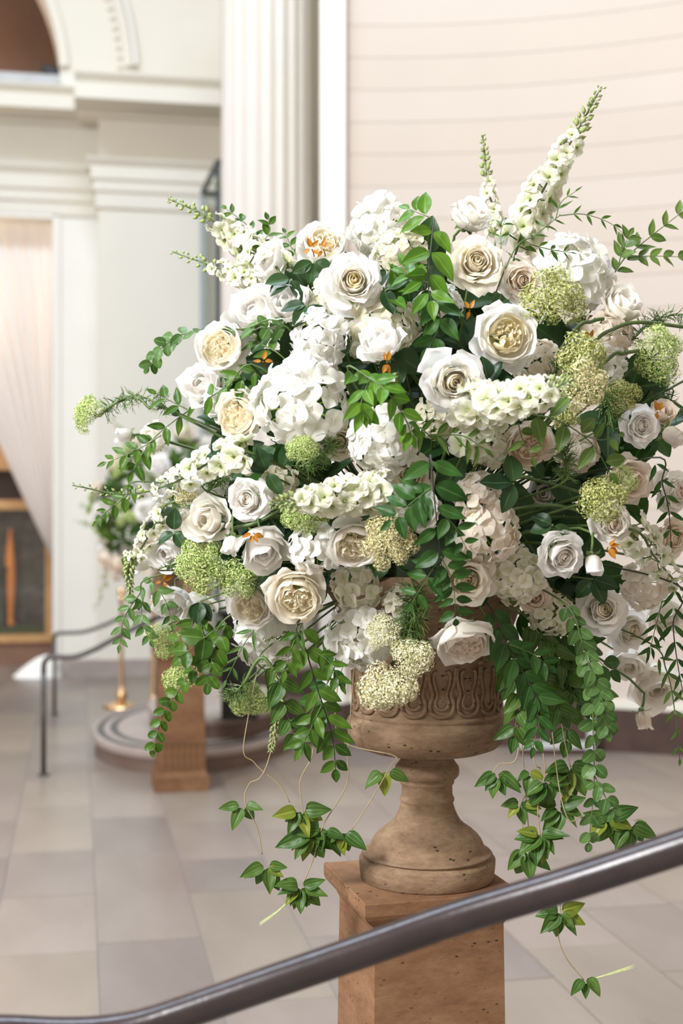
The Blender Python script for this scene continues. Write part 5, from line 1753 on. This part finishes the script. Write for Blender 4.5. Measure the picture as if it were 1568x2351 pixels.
# feathery fronds
for pth, ln, n, lab, o in [
    ([(950, 1345, 2.80), (948, 1400, 2.78), (940, 1470, 2.78)], 48, 300, 'feathery frond hanging over the urn rim', 0),
    ([(1440, 790, 2.92), (1500, 735, 2.98), (1580, 720, 3.02)], 34, 90, 'feathery frond crossing the upper right edge', 0),
    ([(1350, 830, 2.78), (1390, 900, 2.76), (1400, 960, 2.76)], 36, 90, 'feathery green frond right of the tall umbel', 0),
    ([(1250, 880, 2.76), (1280, 850, 2.75), (1300, 830, 2.75)], 30, 60, 'feathery frond left of the tall umbel', 0),
    ([(700, 1080, 2.70), (740, 1050, 2.68), (760, 1020, 2.68)], 36, 90, 'feathery frond right of the fresh green umbel', 0),
    ([(390, 940, 3.03), (330, 912, 3.06), (270, 925, 3.09), (230, 950, 3.1)], 30, 110, 'feathery frond on the arching far left stem', 0),
    ([(1290, 1110, 2.72), (1300, 1060, 2.70), (1290, 1020, 2.70)], 36, 100, 'feathery frond beneath the hanging bright leaves', 0),
    ([(500, 1165, 2.86), (500, 1190, 2.85), (505, 1215, 2.85)], 28, 40, 'tiny feathery frond on the blush rose', 0),
    ([(480, 1130, 2.88), (500, 1100, 2.87), (520, 1090, 2.87)], 30, 70, 'dark feathery frond under the left delphinium florets', 0),
    ([(1520, 900, 2.96), (1540, 930, 2.96), (1580, 950, 2.98)], 34, 70, 'feathery frond at the right edge', 0),
    ([(560, 1300, 2.90), (575, 1330, 2.88), (585, 1350, 2.88)], 28, 60, 'feathery frond beside the soft green umbel', 0),
    ([(560, 1570, 2.97), (545, 1590, 2.97), (530, 1600, 2.97)], 34, 70, 'feathery frond on the umbel below the left hydrangea', 0),
    ([(380, 1310, 2.98), (410, 1290, 2.97), (430, 1275, 2.97)], 28, 40, 'feathery frond left of the grey-green umbel', 0),
]:
    dill(pth, ln, n, lab, o)

# bare stems that show
for pth, lab in [
    ([(900, 815, 2.74), (940, 850, 2.80), (985, 920, 2.95)], 'bent green rose stem under the small white rose'),
    ([(1350, 800, 2.84), (1410, 755, 2.88), (1470, 740, 2.92), (1580, 752, 2.98)], 'thick green stem running to the right edge'),
    ([(1310, 770, 2.80), (1360, 738, 2.84), (1385, 732, 2.86)], 'green stem of the half-open blush rose'),
    ([(1390, 830, 2.84), (1430, 812, 2.84), (1465, 805, 2.86)], 'green stem leading to the right edge umbel'),
    ([(1180, 1100, 2.86), (1240, 1105, 2.84), (1330, 1130, 2.80)], 'brown-green stem across the dark hollow, upper'),
    ([(1160, 1175, 2.86), (1260, 1160, 2.82), (1330, 1172, 2.80)], 'brown-green stem across the dark hollow, lower'),
    ([(500, 1225, 2.86), (590, 1200, 2.80), (680, 1150, 2.78)], 'green stem leading to the hanging left bud'),
    ([(655, 1540, 2.94), (600, 1510, 2.94), (560, 1570, 2.95)], 'stem of the umbel below the left hydrangea'),
]:
    P = pixpath(pth)
    t = thing('green_stem', lab, 'stem', T(P[0]), 'bare flower stems')
    inv = T(P[0]).inverted()
    r = random.Random(int(pth[0][0]))
    b = MB(); b.tube([inv @ q for q in spline(P + [P[-1].lerp(HEART, .6), HEART] if pth[-1][0] < 1300 and pth[0][0] > 1100 else [HEART, HEART.lerp(P[0], .6)] + P, 26)], 0.0042, 7); b.build('stalk', M['stem'], t, None, True)
    b = MB()
    b.tube([inv @ q for q in (P[1], P[1] + Vector((0.006, -.004, .010)))], [0.002, 0.0004], 4); b.build('thorn', M['stem'], t)

# trailing vines
vine([(562, 1690), (585, 1752), (640, 1800), (665, 1842)], [(690, 1860, 9, 52, 120)], 'clematis vine with a leaf cluster, top middle at left of the urn')
vine([(618, 1740), (572, 1800), (563, 1842), (590, 1900), (602, 1962)], [(560, 1848, 4, 50, 130), (612, 1985, 7, 54, 120)], 'leftmost clematis vine with two small clusters', tip=None)
vine([(722, 1700), (715, 1740), (690, 1790), (692, 1840), (705, 1900)], [(712, 1915, 8, 62, 110)], 'clematis vine ending left of the urn stem in broad leaves')
vine([(800, 1700), (796, 1800), (742, 1895), (720, 1970), (695, 2030)], [(740, 1905, 5, 56, 120), (690, 2036, 12, 50, 130)], 'longest left clematis vine with its lowest dense cluster', tip=[(690, 2040), (640, 2090), (596, 2122)])
vine([(905, 1735, 2.92), (895, 1760, 2.92), (862, 1820, 2.95), (808, 1905, 2.97)], [(885, 1768, 3, 50, 110), (785, 1910, 5, 50, 100)], 'clematis vine curling beside the urn stem', root=[(800, 1480, 3.0), (772, 1600, 2.98), (785, 1700, 2.96)])
vine([(1190, 1710), (1145, 1755), (1130, 1775)], [(1140, 1775, 6, 54, 110)], 'clematis vine right of the urn stem with one cluster', Y=2.86)
vine([(1220, 1720), (1240, 1765), (1225, 1800), (1195, 1850), (1200, 1900), (1205, 1950)], [(1215, 1770, 3, 44, 130), (1195, 1840, 5, 48, 130), (1205, 1950, 4, 58, 70)], 'clematis vine hanging lowest above the handrail', Y=2.88)
vine([(1245, 1720), (1250, 1780), (1235, 1850), (1240, 1920)], [(1255, 1790, 6, 62, 110), (1240, 1915, 9, 56, 140)], 'clematis vine with broad dark leaves beside the lowest one', Y=2.86)
vine([(1300, 1720), (1310, 1760), (1315, 1800), (1290, 1850)], [(1310, 1760, 8, 64, 140), (1285, 1850, 7, 54, 150)], 'clematis vine with massed leaves left of the round-leaved trail', Y=2.88)
vine([(1290, 1840), (1340, 1875), (1400, 1895)], [(1395, 1880, 8, 56, 170), (1440, 1895, 5, 56, 140)], 'clematis vine swinging right above the handrail', Y=2.84, tip=[(1455, 1885), (1470, 1882), (1486, 1892)])
vine([(1222, 1985), (1270, 2040), (1286, 2080), (1282, 2150), (1300, 2200), (1340, 2250)], [(1285, 2092, 9, 52, 140), (1345, 2245, 3, 42, 120)], 'clematis vine dangling below the handrail', Y=2.9, tip=[(1350, 2250), (1400, 2236), (1458, 2218)])

# ------------------------------------------------------------------ the far arrangement on the second urn
FC = FAR + Vector((0.02, 0, 1.66))


def joined_bloom(form, pig, seed):
    r = random.Random(seed); b = MB(); cols = PIG[pig]; mats = []
    for ly, n, ci in FORMS[form]:
        for k in range(max(3, n - 1)):
            me = petal(ly, cols[ci], r.randrange(3))
            sub = MB()
            sub.v = [tuple(v.co) for v in me.vertices]; sub.f = [tuple(p.vertices) for p in me.polygons]; sub.m = [0] * len(sub.f)
            sub.a = [0.0] * len(sub.v); sub.b = [0.8] * len(sub.v)
            m = M[cols[ci]]
            if m not in mats:
                mats.append(m)
            b.append(sub, Matrix.Rotation(r.uniform(0, .4) + 2 * math.pi * k / max(3, n - 1), 4, 'Z'), mats.index(m))
    return b.mesh('blossom', mats, True)


FB = [joined_bloom('open', 'white', 1), joined_bloom('garden', 'creamwhite', 2), joined_bloom('side', 'peach', 3)]
fr = random.Random(9)
foam = MB(); foam.lathe([(0.17, 1.45), (0.225, 1.56), (0.22, 1.62), (0.14, 1.72), (0.005, 1.755)], 24)
tag(foam.build('foam_mound', M['filler'], None, T(FAR), True), 'dark moss mound in the far urn under the blurred blooms', 'filler')


def far_dir():
    ph = fr.uniform(0, 2 * math.pi); z = fr.uniform(-.62, .95)
    q = math.sqrt(1 - z * z)
    return Vector((q * math.cos(ph), q * math.sin(ph), z))


for k in range(46):
    d = far_dir()
    p = FC + Vector((d.x * .54, d.y * .5, d.z * .52))
    t = thing('rose', 'blurred white or cream rose in the far arrangement over the distant pedestal', 'rose', zframe(d, p, fr.uniform(.10, .15), fr.uniform(0, 6)), 'roses of the far arrangement')
    put('blossom', FB[k % 3], t)
    iv = t.matrix_basis.inverted()
    b = MB(); b.tube([iv @ p, iv @ (FC + Vector((0, 0, -.1)))], 0.03, 5); b.build('stem', M['stem'], t, None, True)
for k in range(60):
    d = far_dir()
    p = FC + Vector((d.x * .46, d.y * .44, d.z * .46))
    t = thing('leaf_sprig', 'blurred green leaf sprig in the far arrangement over the distant pedestal', 'leaf sprig', T(p), 'leaf sprigs of the far arrangement')
    iv = T(p).inverted()
    b = MB(); b.tube([iv @ p, iv @ (FC + Vector((0, 0, -.1)))], 0.003, 5); b.build('stem', M['stem'], t, None, True)
    for j in range(5):
        dd = (d + Vector((fr.uniform(-1, 1), fr.uniform(-1, 1), fr.uniform(-1, 1)))).normalized()
        add_leaf(t, iv, p, dd, d, fr.uniform(.09, .15), 'ruscus', fr.choice(('ruscus', 'ruscus_deep', 'olive_leaf')), fr)
for k in range(12):
    d = far_dir()
    if k < 6:
        d = Vector((-abs(d.x), d.y, d.z)).normalized()
    p = FC + Vector((d.x * .58, d.y * .5, d.z * .5))
    t = thing('umbel', 'blurred green umbel in the far arrangement over the distant pedestal', 'umbel', zframe(d, p, .13, 0), 'umbels of the far arrangement')
    for j in range(8):
        c = Vector((fr.uniform(-.4, .4), fr.uniform(-.4, .4), fr.uniform(-.1, .15)))
        put('umbellet', umbellet_far[j % 2] if False else _um[('lime', j % 3)], t, zframe((0, 0, 1), c, .24))
    iv = t.matrix_basis.inverted()
    b = MB(); b.tube([Vector((0, 0, 0)), iv @ (FC + Vector((0, 0, -.1)))], 0.03, 5); b.build('stem', M['stem'], t, None, True)
for (dx, dz, ex, ez) in ((-.45, .02, -.62, .09), (-.45, -.05, -.64, -.02), (-.42, -.25, -.52, -.55), (-.3, .4, -.42, .62), (.3, .4, .4, .66), (.05, .45, .02, .72), (-.34, -.3, -.30, -.62), (.4, -.2, .55, -.5)):
    p = FC + Vector((dx, -.1, dz)); e = FC + Vector((ex, -.12, ez))
    t = thing('delphinium', 'blurred pale green spike in the far arrangement over the distant pedestal', 'delphinium', T(p), 'spikes of the far arrangement')
    iv = T(p).inverted()
    b = MB(); b.tube([iv @ (FC + Vector((0, 0, -.1))), iv @ p, iv @ e], [.004, .003, .001], 5); b.build('stem', M['stem'], t, None, True)
    for j in range(16):
        c = p.lerp(e, j / 15); dd = Vector((fr.uniform(-1, 1), fr.uniform(-1, 1), fr.uniform(-1, 1))).normalized()
        put('bud', DB[0], t, iv @ zframe(dd, c + dd * .012, .03 * (1.2 - .7 * j / 15)))
